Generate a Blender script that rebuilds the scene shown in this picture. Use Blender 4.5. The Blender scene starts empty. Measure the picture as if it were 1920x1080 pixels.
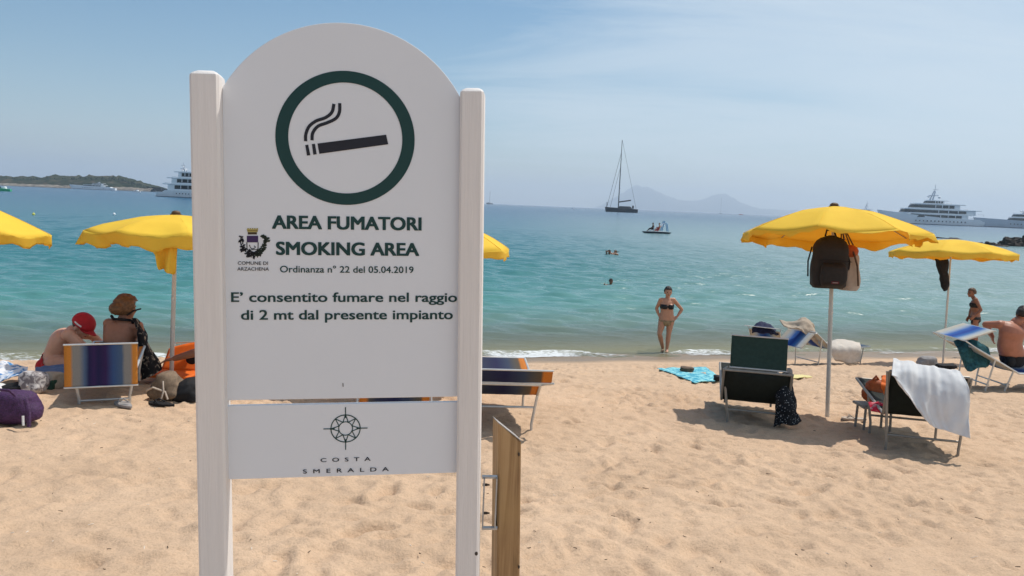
import bpy, bmesh, math, random
import numpy as np
from mathutils import Vector, Matrix, Quaternion
from mathutils import noise as mnoise
rnd = random.Random(7)
SC = bpy.context.scene
COL = SC.collection
# ------------------------------------------------------------------ camera
F = 1440.0; CZ = 3.45                       # focal length in photo pixels, eye height above the sea
HS = 0.0410; HV = (540 - 383.6) / F         # slope and height of the horizon
cn = Vector((HS, 1, HV)).normalized()       # world up in camera space
cy = (Vector((0, 0, -1)) - cn * (-cn.z)).normalized()
cx = cy.cross(cn)
WM = Matrix((cx, cy, cn))                   # camera space -> world
CAM = Vector((0, 0, CZ))
cd = bpy.data.cameras.new('camera'); cam = bpy.data.objects.new('camera', cd); COL.objects.link(cam)
cd.sensor_width = 36; cd.lens = 36 * F / 1920; cd.clip_start = 0.05; cd.clip_end = 90000
cam.matrix_world = Matrix.Translation(CAM) @ WM.to_4x4()
SC.camera = cam
# ------------------------------------------------------------------ light and sky
SUN = Vector((0.84, 0.64, 2.0)).normalized()
EL = math.asin(SUN.z); AZ = math.atan2(SUN.x, SUN.y)
sd = bpy.data.lights.new('sun', 'SUN'); sd.energy = 3.15; sd.angle = math.radians(0.6); sd.color = (1, .95, .87)
so = bpy.data.objects.new('sun', sd); COL.objects.link(so)
so.rotation_euler = SUN.to_track_quat('Z', 'Y').to_euler(); so.location = (0, 0, 60)
SC.view_settings.view_transform = 'Standard'; SC.view_settings.look = 'None'
SC.view_settings.exposure = 0.28; SC.view_settings.gamma = 1
world = bpy.data.worlds.new('World'); SC.world = world; world.use_nodes = True

class NT:
    def __init__(s, tree): s.t = tree; s.n = tree.nodes; s.l = tree.links
    def add(s, typ, **kw):
        n = s.n.new(typ)
        for k, v in kw.items():
            if k.startswith('i_'):
                key = k[2:]; key = int(key) if key.isdigit() else key.replace('_', ' ')
                n.inputs[key].default_value = v
            else: setattr(n, k, v)
        return n
    def link(s, a, b): s.l.new(a, b)
    def math(s, op, a, b=None, c=None, clamp=False):
        n = s.n.new('ShaderNodeMath'); n.operation = op; n.use_clamp = clamp
        for i, v in enumerate((a, b, c)):
            if v is None: continue
            if isinstance(v, (int, float)): n.inputs[i].default_value = v
            else: s.link(v, n.inputs[i])
        return n.outputs[0]
    def vmath(s, op, a, b=None):
        n = s.n.new('ShaderNodeVectorMath'); n.operation = op
        for i, v in enumerate((a, b)):
            if v is None: continue
            if isinstance(v, (tuple, list)): n.inputs[i].default_value = v
            else: s.link(v, n.inputs[i])
        return n.outputs[0]
    def ramp(s, fac, stops, interp='LINEAR'):
        n = s.n.new('ShaderNodeValToRGB'); e = n.color_ramp.elements; n.color_ramp.interpolation = interp
        while len(e) < len(stops): e.new(0.5)
        for el, (p, c) in zip(e, stops):
            el.position = p
            el.color = (c, c, c, 1) if isinstance(c, (int, float)) else (*c[:3], 1)
        s.link(fac, n.inputs[0]); return n.outputs[0]
    def noise(s, vec, scale, detail=3, rough=0.55, dist=0.0):
        n = s.n.new('ShaderNodeTexNoise'); n.inputs['Scale'].default_value = scale
        n.inputs['Detail'].default_value = detail; n.inputs['Roughness'].default_value = rough
        n.inputs['Distortion'].default_value = dist
        if vec is not None: s.link(vec, n.inputs['Vector'])
        return n.outputs['Fac']
    def mix(s, fac, a, b, blend='MIX'):
        n = s.n.new('ShaderNodeMix'); n.data_type = 'RGBA'; n.blend_type = blend
        for i, v in ((0, fac), (6, a), (7, b)):
            if isinstance(v, (int, float)): n.inputs[i].default_value = v
            elif isinstance(v, (tuple, list)): n.inputs[i].default_value = (*v[:3], 1)
            else: s.link(v, n.inputs[i])
        return n.outputs[2]

w = NT(world.node_tree); w.n.clear()
sky = w.add('ShaderNodeTexSky', sky_type='NISHITA', sun_disc=False, sun_elevation=EL, sun_rotation=AZ,
            altitude=0, air_density=1.0, dust_density=0.6, ozone_density=1.8)
bg1 = w.add('ShaderNodeBackground', i_Strength=0.084)
hs = w.add('ShaderNodeHueSaturation', i_Saturation=1.25, i_Hue=0.490); w.link(sky.outputs[0], hs.inputs['Color']); w.link(hs.outputs[0], bg1.inputs[0])
tc = w.add('ShaderNodeTexCoord'); sx = w.add('ShaderNodeSeparateXYZ'); w.link(tc.outputs['Generated'], sx.inputs[0])
zz = w.math('ADD', w.math('MAXIMUM', sx.outputs[2], 0.0), 0.16)
cxy = w.add('ShaderNodeCombineXYZ')
px_ = w.math('DIVIDE', sx.outputs[0], zz); py_ = w.math('DIVIDE', sx.outputs[1], zz)
w.link(px_, cxy.inputs[0]); w.link(w.math('MULTIPLY', py_, 1.0), cxy.inputs[1])
mp = w.add('ShaderNodeMapping'); w.link(cxy.outputs[0], mp.inputs[0])
mp.inputs['Rotation'].default_value = (0, 0, math.radians(28)); mp.inputs['Scale'].default_value = (0.30, 1.15, 1)
n1 = w.noise(mp.outputs[0], 0.9, 8, 0.66, 0.8)
n2 = w.noise(cxy.outputs[0], 0.35, 3, 0.5, 0.3)
veil = w.math('ADD', w.math('MULTIPLY', n1, 1.8), w.math('MULTIPLY', n2, 0.7))
side = w.math('MULTIPLY', sx.outputs[0], 1.15)
cov = w.math('ADD', w.math('ADD', veil, side), -0.90)
cfac = w.ramp(cov, [(0.0, 0.0), (0.26, 0.05), (0.48, 0.34), (0.70, 0.58), (1.0, 0.74)])
hz = w.ramp(sx.outputs[2], [(0.0, 0.26), (0.06, 0.18), (0.16, 0.08), (0.30, 0.0)])
cfac = w.math('MAXIMUM', cfac, hz)
bg2 = w.add('ShaderNodeBackground', i_Strength=1.0)
bg2.inputs[0].default_value = (0.60, 0.675, 0.735, 1)
ms = w.add('ShaderNodeMixShader'); w.link(cfac, ms.inputs[0]); w.link(bg1.outputs[0], ms.inputs[1]); w.link(bg2.outputs[0], ms.inputs[2])
wo = w.add('ShaderNodeOutputWorld'); w.link(ms.outputs[0], wo.inputs[0])
SC.cycles.max_bounces = 8; SC.cycles.diffuse_bounces = 3; SC.cycles.glossy_bounces = 3
SC.cycles.transmission_bounces = 4; SC.cycles.transparent_max_bounces = 12; SC.cycles.volume_bounces = 1
SC.cycles.use_denoising = True; SC.cycles.sample_clamp_direct = 1.1; SC.cycles.sample_clamp_indirect = 4

# ------------------------------------------------------------------ pixel -> world
def ray(px, py): return (WM @ Vector(((px - 960) / F, -(py - 540) / F, -1)))
def P(px, py, d):
    r = ray(px, py); return CAM + r * (d / r.y)
def y_shore(x): return 17.35 + 12 * np.tanh(np.asarray(x, float) * .0225)
def shore_s(x, y): return (y_shore(x) - y) * 0.966
def ground_z(x, y):
    s = shore_s(x, y); L = np.clip(9 + (np.asarray(x, float) + .4) * .5, 7, 11)
    sp = np.maximum(s, 0); up = 2.3 * (1 - np.exp(-(np.sqrt(sp * sp + 4) - 2) / (L * .815))); dn = np.maximum(0.11 * np.minimum(s, 0), -4.0)
    return np.where(s > 0, up, dn)
def G(px, py):
    r = ray(px, py); lo, hi = 1.0, 40.0
    for _ in range(50):
        m = (lo + hi) / 2; p = CAM + r * m
        if p.z > float(ground_z(p.x, p.y)): lo = m
        else: hi = m
    return CAM + r * lo
def S(px, py):
    r = ray(px, py); return CAM + r * (CZ / -r.z)
def ground_at(px, d):
    p = P(px, 700, d); p.z = float(ground_z(p.x, p.y)); return p
def H(px): return 383.6 + HS * (px - 960)      # horizon row at a column

# ------------------------------------------------------------------ materials
def lin(r, g, b): return tuple(((c / 255) / 12.92 if c / 255 < .04045 else ((c / 255 + .055) / 1.055) ** 2.4) for c in (r, g, b))
MATS = {}
def mat(name, col, rough=0.6, var=0.12, scale=9, bump=0.0, bscale=60, metal=0.0, spec=0.4, trans=0.0, tcol=None, coat=0.0, stretch=None):
    if name in MATS: return MATS[name]
    m = bpy.data.materials.new(name); m.use_nodes = True; t = NT(m.node_tree); b = t.n['Principled BSDF']
    tc = t.add('ShaderNodeTexCoord'); v = tc.outputs['Object']
    if stretch:
        mp = t.add('ShaderNodeMapping'); t.link(v, mp.inputs[0]); mp.inputs['Scale'].default_value = stretch; v = mp.outputs[0]
    nf = t.noise(v, scale, 4, .6)
    lo = tuple(c * (1 - var) for c in col); hi = tuple(min(1, c * (1 + var)) for c in col)
    c = t.ramp(nf, [(0.3, lo), (0.7, hi)]); t.link(c, b.inputs['Base Color'])
    b.inputs['Roughness'].default_value = rough; b.inputs['Metallic'].default_value = metal
    b.inputs['Specular IOR Level'].default_value = spec
    if coat: b.inputs['Coat Weight'].default_value = coat
    if bump:
        bn = t.add('ShaderNodeBump', i_Strength=bump, i_Distance=0.01); t.link(t.noise(v, bscale, 3), bn.inputs['Height']); t.link(bn.outputs[0], b.inputs['Normal'])
    if trans:
        tr = t.add('ShaderNodeBsdfTranslucent'); tr.inputs[0].default_value = (*(tcol or col), 1)
        mx = t.add('ShaderNodeMixShader'); mx.inputs[0].default_value = trans
        t.link(b.outputs[0], mx.inputs[1]); t.link(tr.outputs[0], mx.inputs[2]); t.link(mx.outputs[0], t.n['Material Output'].inputs[0])
    MATS[name] = m; return m

M_post = mat('painted_post', (.78, .735, .70), .65, .04, 9, .2, 30, stretch=(7, .35, 7))
M_panel = mat('panel_white', (.735, .755, .79), .38, .012, 2)
M_green = mat('letter_green', (.004, .042, .040), .5, .05)
M_black = mat('letter_black', (.012, .012, .02), .5, .05)
M_gold = mat('emblem_gold', (.42, .34, .10), .5)
M_dkgold = mat('emblem_brown', (.06, .04, .015), .5)
M_purple = mat('emblem_purple', (.045, .018, .09), .5)
M_leafd = mat('emblem_leaf', (.03, .045, .03), .5)
M_steel = mat('galvanised_steel', (.42, .44, .46), .45, .15, 30, metal=.7)
M_alu = mat('aluminium_tube', (.62, .62, .60), .38, .08, 20, metal=.55)
M_dkalu = mat('dull_tube', (.30, .28, .25), .5, .1, 20, metal=.4)
M_bolt = mat('rusty_bolt', (.05, .035, .025), .6)
M_yel = mat('yellow_canvas', (.98, .715, .085), .75, .05, 4, .15, 90, spec=.15, trans=.32, tcol=(.98, .52, .02))
M_whitepole = mat('white_pole', (.66, .64, .58), .4, .06)
M_cap = mat('brown_cap', (.12, .07, .035), .6)
M_grn = mat('green_mesh', (.028, .058, .05), .7, .15, 30, .2, 300, spec=.2, trans=.18, tcol=(.03, .10, .075))
M_grnblk = mat('black_green_cloth', (.010, .014, .012), .75, .2, 20, .2, 300, spec=.2)
M_white = mat('white_cotton', (.80, .80, .80), .85, .03, 12, .3, 160, spec=.1, trans=.12)
M_beige = mat('beige_towel', (.44, .36, .28), .9, .12, 25, .3, 200, spec=.1)
M_skin = mat('tanned_skin', (.50, .255, .16), .5, .10, 18)
M_skinp = mat('fair_skin', (.58, .33, .235), .5, .08, 18)
M_skinr = mat('sunburnt_skin', (.40, .155, .09), .48, .12, 14)
M_skind = mat('dark_tan_skin', (.27, .115, .065), .5, .1, 18)
M_eye = mat('eye_dark', (.03, .02, .015), .3)
M_lip = mat('lip', (.35, .10, .08), .5)
M_hair = mat('brown_hair', (.10, .055, .028), .55, .35, 60, .5, 120)
M_hairb = mat('auburn_hair', (.17, .085, .035), .5, .45, 50, .5, 120)
M_hairk = mat('dark_hair', (.02, .014, .011), .5, .3, 60, .5, 120)
M_red = mat('red_cotton', (.42, .012, .02), .75, .15, 30)
M_blk = mat('black_cloth', (.012, .012, .014), .75, .25, 30, .2, 150, spec=.25)
M_bikini = mat('black_bikini', (.008, .008, .01), .6)
M_purpbag = mat('purple_weave', (.055, .018, .075), .6, .45, 60, .8, 110)
M_orange = mat('orange_fabric', (.85, .17, .012), .7, .10, 10, .2, 80, trans=.2)
M_rust = mat('rust_orange_leather', (.42, .085, .015), .6, .3, 12, .3, 60)
M_khaki = mat('khaki_canvas', (.19, .135, .09), .85, .35, 25, .4, 200)
M_tote = mat('cream_tote', (.48, .40, .33), .8, .08, 25, .3, 200)
M_teal = mat('teal_towel', (.02, .10, .12), .9, .5, 25, .3, 200)
M_navy = mat('navy_cloth', (.015, .02, .06), .85, .3, 20)
M_denim = mat('blue_denim', (.10, .16, .30), .85, .25, 20, .2, 150)
M_greycl = mat('grey_cloth', (.30, .28, .27), .85, .2, 20, .2, 150)
M_yelt = mat('pale_yellow_towel', (.72, .62, .28), .9, .1, 25)
M_gel = mat('yacht_white', (.90, .91, .92), .3, .04, .2, spec=.5)
M_hullgrey = mat('yacht_grey', (.55, .59, .65), .35, .05, .2, spec=.5)
M_glass = mat('yacht_glass', (.012, .017, .022), .12, .2, .3, spec=.6)
M_boot = mat('boot_stripe', (.02, .03, .05), .5)
M_navyhull = mat('navy_hull', (.012, .018, .035), .3, .1, .3)
M_mast = mat('dark_mast', (.025, .03, .04), .45)
M_rock = mat('dark_rock', (.045, .036, .032), .9, .5, 1.2, .9, 4)
M_brown = mat('brown_bag', (.10, .06, .035), .7, .3, 20)
M_rubber = mat('rubber_foot', (.05, .05, .05), .8)
M_blueplastic = mat('blue_plastic', (.02, .22, .48), .4)
M_redplastic = mat('red_plastic', (.5, .03, .02), .4)
M_buoyy = mat('yellow_buoy', (.75, .72, .12), .4)
M_greenpl = mat('green_plastic', (.05, .45, .22), .4)

def mat_wood():
    m = bpy.data.materials.new('weathered_wood'); m.use_nodes = True; t = NT(m.node_tree); b = t.n['Principled BSDF']
    tc = t.add('ShaderNodeTexCoord'); mp = t.add('ShaderNodeMapping'); t.link(tc.outputs['Object'], mp.inputs[0])
    mp.inputs['Scale'].default_value = (38, 38, 1.6)
    n = t.noise(mp.outputs[0], 1.0, 5, .65, .6)
    c = t.ramp(n, [(.28, (.09, .05, .02)), (.45, (.28, .16, .07)), (.62, (.42, .265, .13)), (.8, (.52, .37, .21))])
    big = t.noise(tc.outputs['Object'], 5, 3)
    c2 = t.mix(t.ramp(big, [(.40, 0.0), (.75, .75)]), c, (.40, .25, .10))
    t.link(c2, b.inputs['Base Color']); b.inputs['Roughness'].default_value = .45
    bn = t.add('ShaderNodeBump', i_Strength=.4, i_Distance=.004); t.link(n, bn.inputs['Height']); t.link(bn.outputs[0], b.inputs['Normal'])
    return m
M_wood = mat_wood()
M_woodend = mat('cut_wood_end', (.36, .33, .31), .8, .35, 60, stretch=(1, 1, 1))

def mat_stripe(name, stops, trans=.15, half=.29):
    """fabric striped across its own x axis"""
    m = bpy.data.materials.new(name); m.use_nodes = True; t = NT(m.node_tree); b = t.n['Principled BSDF']
    tc = t.add('ShaderNodeTexCoord'); sp = t.add('ShaderNodeSeparateXYZ'); t.link(tc.outputs['Object'], sp.inputs[0])
    sp2 = t.add('ShaderNodeSeparateXYZ'); t.link(tc.outputs['Generated'], sp2.inputs[0]); f = sp2.outputs[0]
    wob = t.math('MULTIPLY', t.math('SUBTRACT', t.noise(tc.outputs['Object'], 7, 2), .5), .02)
    f = t.math('ADD', f, wob)
    c = t.ramp(f, stops)
    fine = t.noise(tc.outputs['Object'], 220, 2)
    c = t.mix(.25, c, t.ramp(fine, [(.3, .25), (.7, 1.0)]), 'MULTIPLY')
    t.link(c, b.inputs['Base Color']); b.inputs['Roughness'].default_value = .75; b.inputs['Specular IOR Level'].default_value = .2
    tr = t.add('ShaderNodeBsdfTranslucent'); t.link(c, tr.inputs[0]); mx = t.add('ShaderNodeMixShader'); mx.inputs[0].default_value = trans
    t.link(b.outputs[0], mx.inputs[1]); t.link(tr.outputs[0], mx.inputs[2]); t.link(mx.outputs[0], t.n['Material Output'].inputs[0])
    return m
OR = (.68, .27, .05); GY = (.30, .29, .27); GB = (.18, .23, .29); BL = (.05, .10, .25); NV = (.022, .020, .085); PU = (.045, .022, .10)
M_str = mat_stripe('striped_canvas', [(0, OR), (.085, OR), (.12, GY), (.20, GY), (.27, (.10, .16, .27)), (.33, NV), (.40, PU), (.46, NV), (.56, PU), (.66, BL), (.78, (.08, .14, .24)), (.82, GY), (.90, GY), (.935, OR), (1, OR)])
M_strd = mat_stripe('dark_striped_canvas', [(0, (.6, .2, .03)), (.09, (.6, .2, .03)), (.14, (.09, .085, .08)), (.25, (.03, .04, .08)), (.5, (.018, .02, .075)), (.7, (.04, .06, .11)), (.80, (.09, .085, .08)), (.88, (.12, .09, .06)), (.91, (.6, .2, .03)), (1, (.6, .2, .03))], trans=.1)
M_strb = mat_stripe('blue_striped_canvas', [(0, (.62, .56, .48)), (.10, (.62, .58, .5)), (.22, (.45, .52, .60)), (.36, (.05, .16, .5)), (.52, (.02, .07, .35)), (.66, (.06, .2, .5)), (.80, (.5, .56, .62)), (.92, (.65, .60, .5)), (1, (.6, .5, .4))], trans=.2)

def mat_print(name, a, bcol, scale, thr=.5, soft=.04, vor=False):
    m = bpy.data.materials.new(name); m.use_nodes = True; t = NT(m.node_tree); b = t.n['Principled BSDF']
    tc = t.add('ShaderNodeTexCoord')
    if vor:
        v = t.add('ShaderNodeTexVoronoi', i_Scale=scale); t.link(tc.outputs['Object'], v.inputs['Vector']); f = v.outputs['Distance']
    else: f = t.noise(tc.outputs['Object'], scale, 3, .6, .8)
    c = t.ramp(f, [(thr - soft, a), (thr + soft, bcol)]); t.link(c, b.inputs['Base Color'])
    b.inputs['Roughness'].default_value = .85; b.inputs['Specular IOR Level'].default_value = .15
    return m
M_wrap = mat_print('printed_wrap', (.012, .012, .014), (.42, .36, .28), 16, .60, .05)
M_dots = mat_print('speckled_print', (.38, .40, .42), (.012, .015, .02), 55, .22, .06, True)
M_floral = mat_print('grey_floral', (.18, .16, .17), (.52, .49, .48), 22, .48, .06)
M_towelbw = mat_print('blue_white_towel', (.70, .73, .78), (.06, .22, .48), 9, .56, .06)
M_turq = mat_print('turquoise_towel', (.015, .27, .42), (.33, .68, .68), 11, .50, .09)
M_redwhite = mat_print('red_white_print', (.60, .03, .07), (.72, .42, .42), 24, .55, .05)
M_camo = mat_print('print_bikini', (.36, .27, .16), (.06, .05, .03), 40, .55, .05)

# ------------------------------------------------------------------ mesh builder
class MB:
    def __init__(s): s.v = []; s.f = []; s.m = []; s.cur = 0
    def add(s, vs, fs):
        o = len(s.v); s.v += [Vector(q) for q in vs]
        for f in fs: s.f.append([o + i for i in f]); s.m.append(s.cur)
    def box(s, c, size, rot=None, bev=0.0):
        bm = bmesh.new(); bmesh.ops.create_cube(bm, size=1)
        for q in bm.verts: q.co = Vector((q.co.x * size[0], q.co.y * size[1], q.co.z * size[2]))
        if bev: bmesh.ops.bevel(bm, geom=bm.edges[:], offset=bev, segments=2, affect='EDGES')
        R = rot if rot is not None else Matrix.Identity(3); bm.verts.index_update()
        s.add([R @ q.co + Vector(c) for q in bm.verts], [[q.index for q in f.verts] for f in bm.faces]); bm.free()
    def tube(s, pts, r, n=8, cap=True):
        pts = [Vector(p) for p in pts]; rs = r if isinstance(r, (list, tuple)) else [r] * len(pts)
        rings = []; a = None
        for i, p in enumerate(pts):
            d = ((pts[min(i + 1, len(pts) - 1)] - pts[max(i - 1, 0)])).normalized()
            if a is None: a = d.orthogonal().normalized()
            else: a = (a - d * a.dot(d)).normalized()
            b = d.cross(a)
            rings.append([p + (a * math.cos(2 * math.pi * k / n) + b * math.sin(2 * math.pi * k / n)) * rs[i] for k in range(n)])
        s.rings(rings, cap)
    def rings(s, rings, cap=True, closed=True):
        n = len(rings[0]); vs = [q for r in rings for q in r]; fs = []
        for i in range(len(rings) - 1):
            for k in range(n if closed else n - 1):
                k2 = (k + 1) % n; fs.append([i * n + k, i * n + k2, (i + 1) * n + k2, (i + 1) * n + k])
        if cap: fs.append(list(range(n))[::-1]); fs.append([(len(rings) - 1) * n + k for k in range(n)])
        s.add(vs, fs)
    def ell(s, c, ax, n=16, m=10):
        """ellipsoid; ax = three semi-axis vectors"""
        c = Vector(c); ax = [Vector(a) for a in ax]; rings = []
        for i in range(1, m):
            t = math.pi * i / m
            rings.append([c + ax[2] * math.cos(t) + (ax[0] * math.cos(2 * math.pi * k / n) + ax[1] * math.sin(2 * math.pi * k / n)) * math.sin(t) for k in range(n)])
        vs = [c + ax[2]] + [q for r in rings for q in r] + [c - ax[2]]; fs = []
        for k in range(n): fs.append([0, 1 + k, 1 + (k + 1) % n])
        for i in range(m - 2):
            for k in range(n):
                k2 = (k + 1) % n; fs.append([1 + i * n + k, 1 + (i + 1) * n + k, 1 + (i + 1) * n + k2, 1 + i * n + k2])
        b = 1 + (m - 2) * n
        for k in range(n): fs.append([len(vs) - 1, b + (k + 1) % n, b + k])
        s.add(vs, fs)
    def sph(s, c, r, n=14, m=9): s.ell(c, ((r, 0, 0), (0, r, 0), (0, 0, r)), n, m)
    def cap(s, a, b, ra, rb, n=14):
        """tapered capsule"""
        a, b = Vector(a), Vector(b); d = (b - a); L = d.length
        if L < 1e-6: return s.sph(a, ra)
        d /= L; pts = []; rs = []
        for t in (-1, -.85, -.5): pts.append(a + d * ra * t); rs.append(ra * math.sqrt(max(0.002, 1 - t * t)))
        pts.append(a); rs.append(ra); pts.append(b); rs.append(rb)
        for t in (.5, .85, 1): pts.append(b + d * rb * t); rs.append(rb * math.sqrt(max(0.002, 1 - t * t)))
        s.tube(pts, rs, n)
    def grid(s, fn, nu, nv):
        vs = [fn(i / nu, j / nv) for j in range(nv + 1) for i in range(nu + 1)]
        fs = [[j * (nu + 1) + i, j * (nu + 1) + i + 1, (j + 1) * (nu + 1) + i + 1, (j + 1) * (nu + 1) + i] for j in range(nv) for i in range(nu)]
        s.add(vs, fs)
    def build(s, name, mats, parent=None, smooth=True, solid=0.0, sub=0, ang=40):
        me = bpy.data.meshes.new(name); me.from_pydata([tuple(q) for q in s.v], [], s.f)
        for m in (mats if isinstance(mats, (list, tuple)) else [mats]): me.materials.append(m)
        me.polygons.foreach_set('material_index', s.m)
        bm = bmesh.new(); bm.from_mesh(me); bmesh.ops.recalc_face_normals(bm, faces=bm.faces[:]); bm.to_mesh(me); bm.free()
        o = bpy.data.objects.new(name, me); COL.objects.link(o)
        if smooth:
            me.polygons.foreach_set('use_smooth', [True] * len(me.polygons)); me.set_sharp_from_angle(angle=math.radians(ang))
        if solid:
            q = o.modifiers.new('thickness', 'SOLIDIFY'); q.thickness = solid; q.offset = 0
        if sub:
            q = o.modifiers.new('smooth', 'SUBSURF'); q.levels = q.render_levels = sub
        if parent: o.parent = parent
        return o
def tag(o, label=None, cat=None, group=None, kind=None):
    if label: o['label'] = label
    if cat: o['category'] = cat
    if group: o['group'] = group
    if kind: o['kind'] = kind
    return o
def thing(name, loc, label, cat, group=None, rz=0.0):
    o = bpy.data.objects.new(name, None); COL.objects.link(o); o.location = loc; o.rotation_euler = (0, 0, rz)
    o.empty_display_size = .2
    return tag(o, label, cat, group)
def nz(p, s=1.0, seed=0): return mnoise.noise(Vector(p) * s + Vector((seed * 17.3, seed * 7.1, seed * 3.7)))

# ------------------------------------------------------------------ sand
def vnoise(x, y, seed):
    r = np.random.RandomState(seed); T = r.rand(256, 256)
    xi = np.floor(x).astype(int); yi = np.floor(y).astype(int); fx = x - xi; fy = y - yi
    fx = fx * fx * (3 - 2 * fx); fy = fy * fy * (3 - 2 * fy)
    a = T[xi % 256, yi % 256]; b = T[(xi + 1) % 256, yi % 256]; c = T[xi % 256, (yi + 1) % 256]; d = T[(xi + 1) % 256, (yi + 1) % 256]
    return (a * (1 - fx) + b * fx) * (1 - fy) + (c * (1 - fx) + d * fx) * fy - .5
def axis(segs):
    out = [segs[0][0]]
    for a, b, st in segs:
        n = max(1, int(round((b - a) / st))); out += list(a + (b - a) * (np.arange(n) + 1) / n)
    return np.array(out)
gx = axis([(-300, -60, 20), (-60, -14, 2), (-14, -8, .15), (-8, -4, .045), (-4, 6, .024), (6, 12, .06), (12, 16, .2), (16, 60, 2), (60, 300, 20)])
gy = axis([(-300, -40, 20), (-40, -4, 2), (-4, 2.2, .2), (2.2, 7, .022), (7, 12, .04), (12, 22, .1), (22, 60, 1.0), (60, 300, 20)])
XX, YY = np.meshgrid(gx, gy)
SS = shore_s(XX, YY); ZZ = ground_z(XX, YY)
dry = np.clip((SS - .9) / 1.6, 0, 1); near = (np.abs(XX) < 16) & (YY > -4) & (YY < 26)
D = .018 * vnoise(XX * 1.1, YY * 1.1, 1) + .011 * vnoise(XX * 3.1 + 7, YY * 3.1, 2)
wx = XX + .10 * vnoise(XX * 2.3, YY * 2.3, 31); wy = YY + .10 * vnoise(XX * 2.3 + 50, YY * 2.3, 32)
D += .018 * vnoise(wx * 5.5, wy * 8.5, 3) + .024 * vnoise(wx * 10, wy * 14, 4) + .024 * vnoise(wx * 20, wy * 28, 9) + .012 * vnoise(wx * 40, wy * 50, 10)
rs = np.random.RandomState(5)
for _ in range(4200):                     # trodden hollows left by feet
    fx = rs.uniform(-8.5, 11); fy = rs.uniform(2.3, 16.5); a = rs.uniform(0, math.pi); dep = rs.uniform(.010, .032)
    la, lb = rs.uniform(.055, .13), rs.uniform(.03, .055)
    i0, i1 = np.searchsorted(gx, [fx - .42, fx + .42]); j0, j1 = np.searchsorted(gy, [fy - .42, fy + .42])
    if i1 <= i0 or j1 <= j0: continue
    dx = XX[j0:j1, i0:i1] - fx; dy = YY[j0:j1, i0:i1] - fy
    u = (dx * math.cos(a) + dy * math.sin(a)) / la; v = (-dx * math.sin(a) + dy * math.cos(a)) / lb
    q = u * u + v * v
    D[j0:j1, i0:i1] += dep * (-np.exp(-q * 1.0) + .42 * np.exp(-(np.sqrt(q) - 1.75) ** 2 * 3.0))
ZZ = ZZ + np.where(near, D * dry * (0.55 + .9 * np.clip(vnoise(XX * .6, YY * .6, 8) + .5, 0, 1)), 0) + np.where(near, .02 * (1 - dry) * vnoise(XX * .8, YY * 1.6, 6), 0)
me = bpy.data.meshes.new('sand'); nxg, nyg = len(gx), len(gy)
me.vertices.add(nxg * nyg); me.vertices.foreach_set('co', np.stack([XX, YY, ZZ], -1).ravel())
idx = np.arange(nxg * nyg).reshape(nyg, nxg)
quads = np.stack([idx[:-1, :-1], idx[:-1, 1:], idx[1:, 1:], idx[1:, :-1]], -1).reshape(-1, 4)
me.loops.add(quads.size); me.loops.foreach_set('vertex_index', quads.ravel().astype(np.int32))
me.polygons.add(len(quads)); me.polygons.foreach_set('loop_start', np.arange(0, quads.size, 4, dtype=np.int32)); me.polygons.foreach_set('loop_total', np.full(len(quads), 4, dtype=np.int32))
me.polygons.foreach_set('use_smooth', np.ones(len(quads), dtype=bool)); me.update(); me.validate()
at_ = me.attributes.new('shore', 'FLOAT', 'POINT'); at_.data.foreach_set('value', SS.ravel())
m = bpy.data.materials.new('beach_sand'); m.use_nodes = True; t = NT(m.node_tree); b = t.n['Principled BSDF']
ge = t.add('ShaderNodeNewGeometry'); pos = ge.outputs['Position']
at = t.add('ShaderNodeAttribute', attribute_name='shore')
c = t.ramp(t.noise(pos, 1.1, 5, .6), [(.3, (.555, .383, .252)), (.7, (.65, .458, .308))])
c = t.mix(.6, c, t.ramp(t.noise(pos, 95, 4, .8), [(.28, .60), (.48, .98), (.7, 1.12)]), 'MULTIPLY')
c = t.mix(.35, c, t.ramp(t.noise(pos, 46, 3, .7), [(.28, .5), (.5, 1.0), (1, 1.0)]), 'MULTIPLY')
wetn = t.math('ADD', at.outputs['Fac'], t.math('MULTIPLY', t.math('SUBTRACT', t.noise(pos, .9, 4), .5), 1.1))
wet = t.ramp(t.math('DIVIDE', wetn, 2.0, clamp=True), [(.38, 1.0), (.85, 0.0)])
under = t.ramp(t.math('MULTIPLY', at.outputs['Fac'], -1.0), [(.25, 0.0), (.9, 1.0)])
c = t.mix(wet, c, t.mix(under, (.27, .19, .12), (.46, .37, .24))); t.link(c, b.inputs['Base Color'])
t.link(t.ramp(wet, [(0, .95), (1, .35)]), b.inputs['Roughness']); b.inputs['Specular IOR Level'].default_value = .25
bn = t.add('ShaderNodeBump', i_Strength=.55, i_Distance=.016); hh = t.math('ADD', t.noise(pos, 70, 5, .7), t.math('MULTIPLY', t.noise(pos, 24, 3, .6), 1.2))
t.link(hh, bn.inputs['Height']); t.link(bn.outputs[0], b.inputs['Normal'])
me.materials.append(m); sand = bpy.data.objects.new('sand', me); COL.objects.link(sand); tag(sand, kind='structure')

# scraps of weed and shell lying about
r_ = random.Random(21); db = MB()
for i in range(240):
    px, py = r_.uniform(-60, 1980), 690 + 420 * r_.random() ** 1.3; g = G(px, py); a = r_.uniform(0, 6.28); l_ = r_.uniform(.004, .012) * (2.2 if r_.random() < .15 else 1); d = Vector((math.cos(a), math.sin(a), r_.uniform(-.2, .3))) * l_
    db.cur = 0 if r_.random() < .62 else 1; g.z += .010; db.cap(g - d, g + d * r_.uniform(.4, 1), r_.uniform(.0014, .003), r_.uniform(.001, .0022), 5)
tag(db.build('beach_debris', [mat('dry_weed', (.07, .045, .025), .9, .3), mat('shell_bits', (.68, .60, .50), .6, .2)]), 'scraps of dry weed and shell strewn over the sand', 'debris', kind='stuff')

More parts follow.
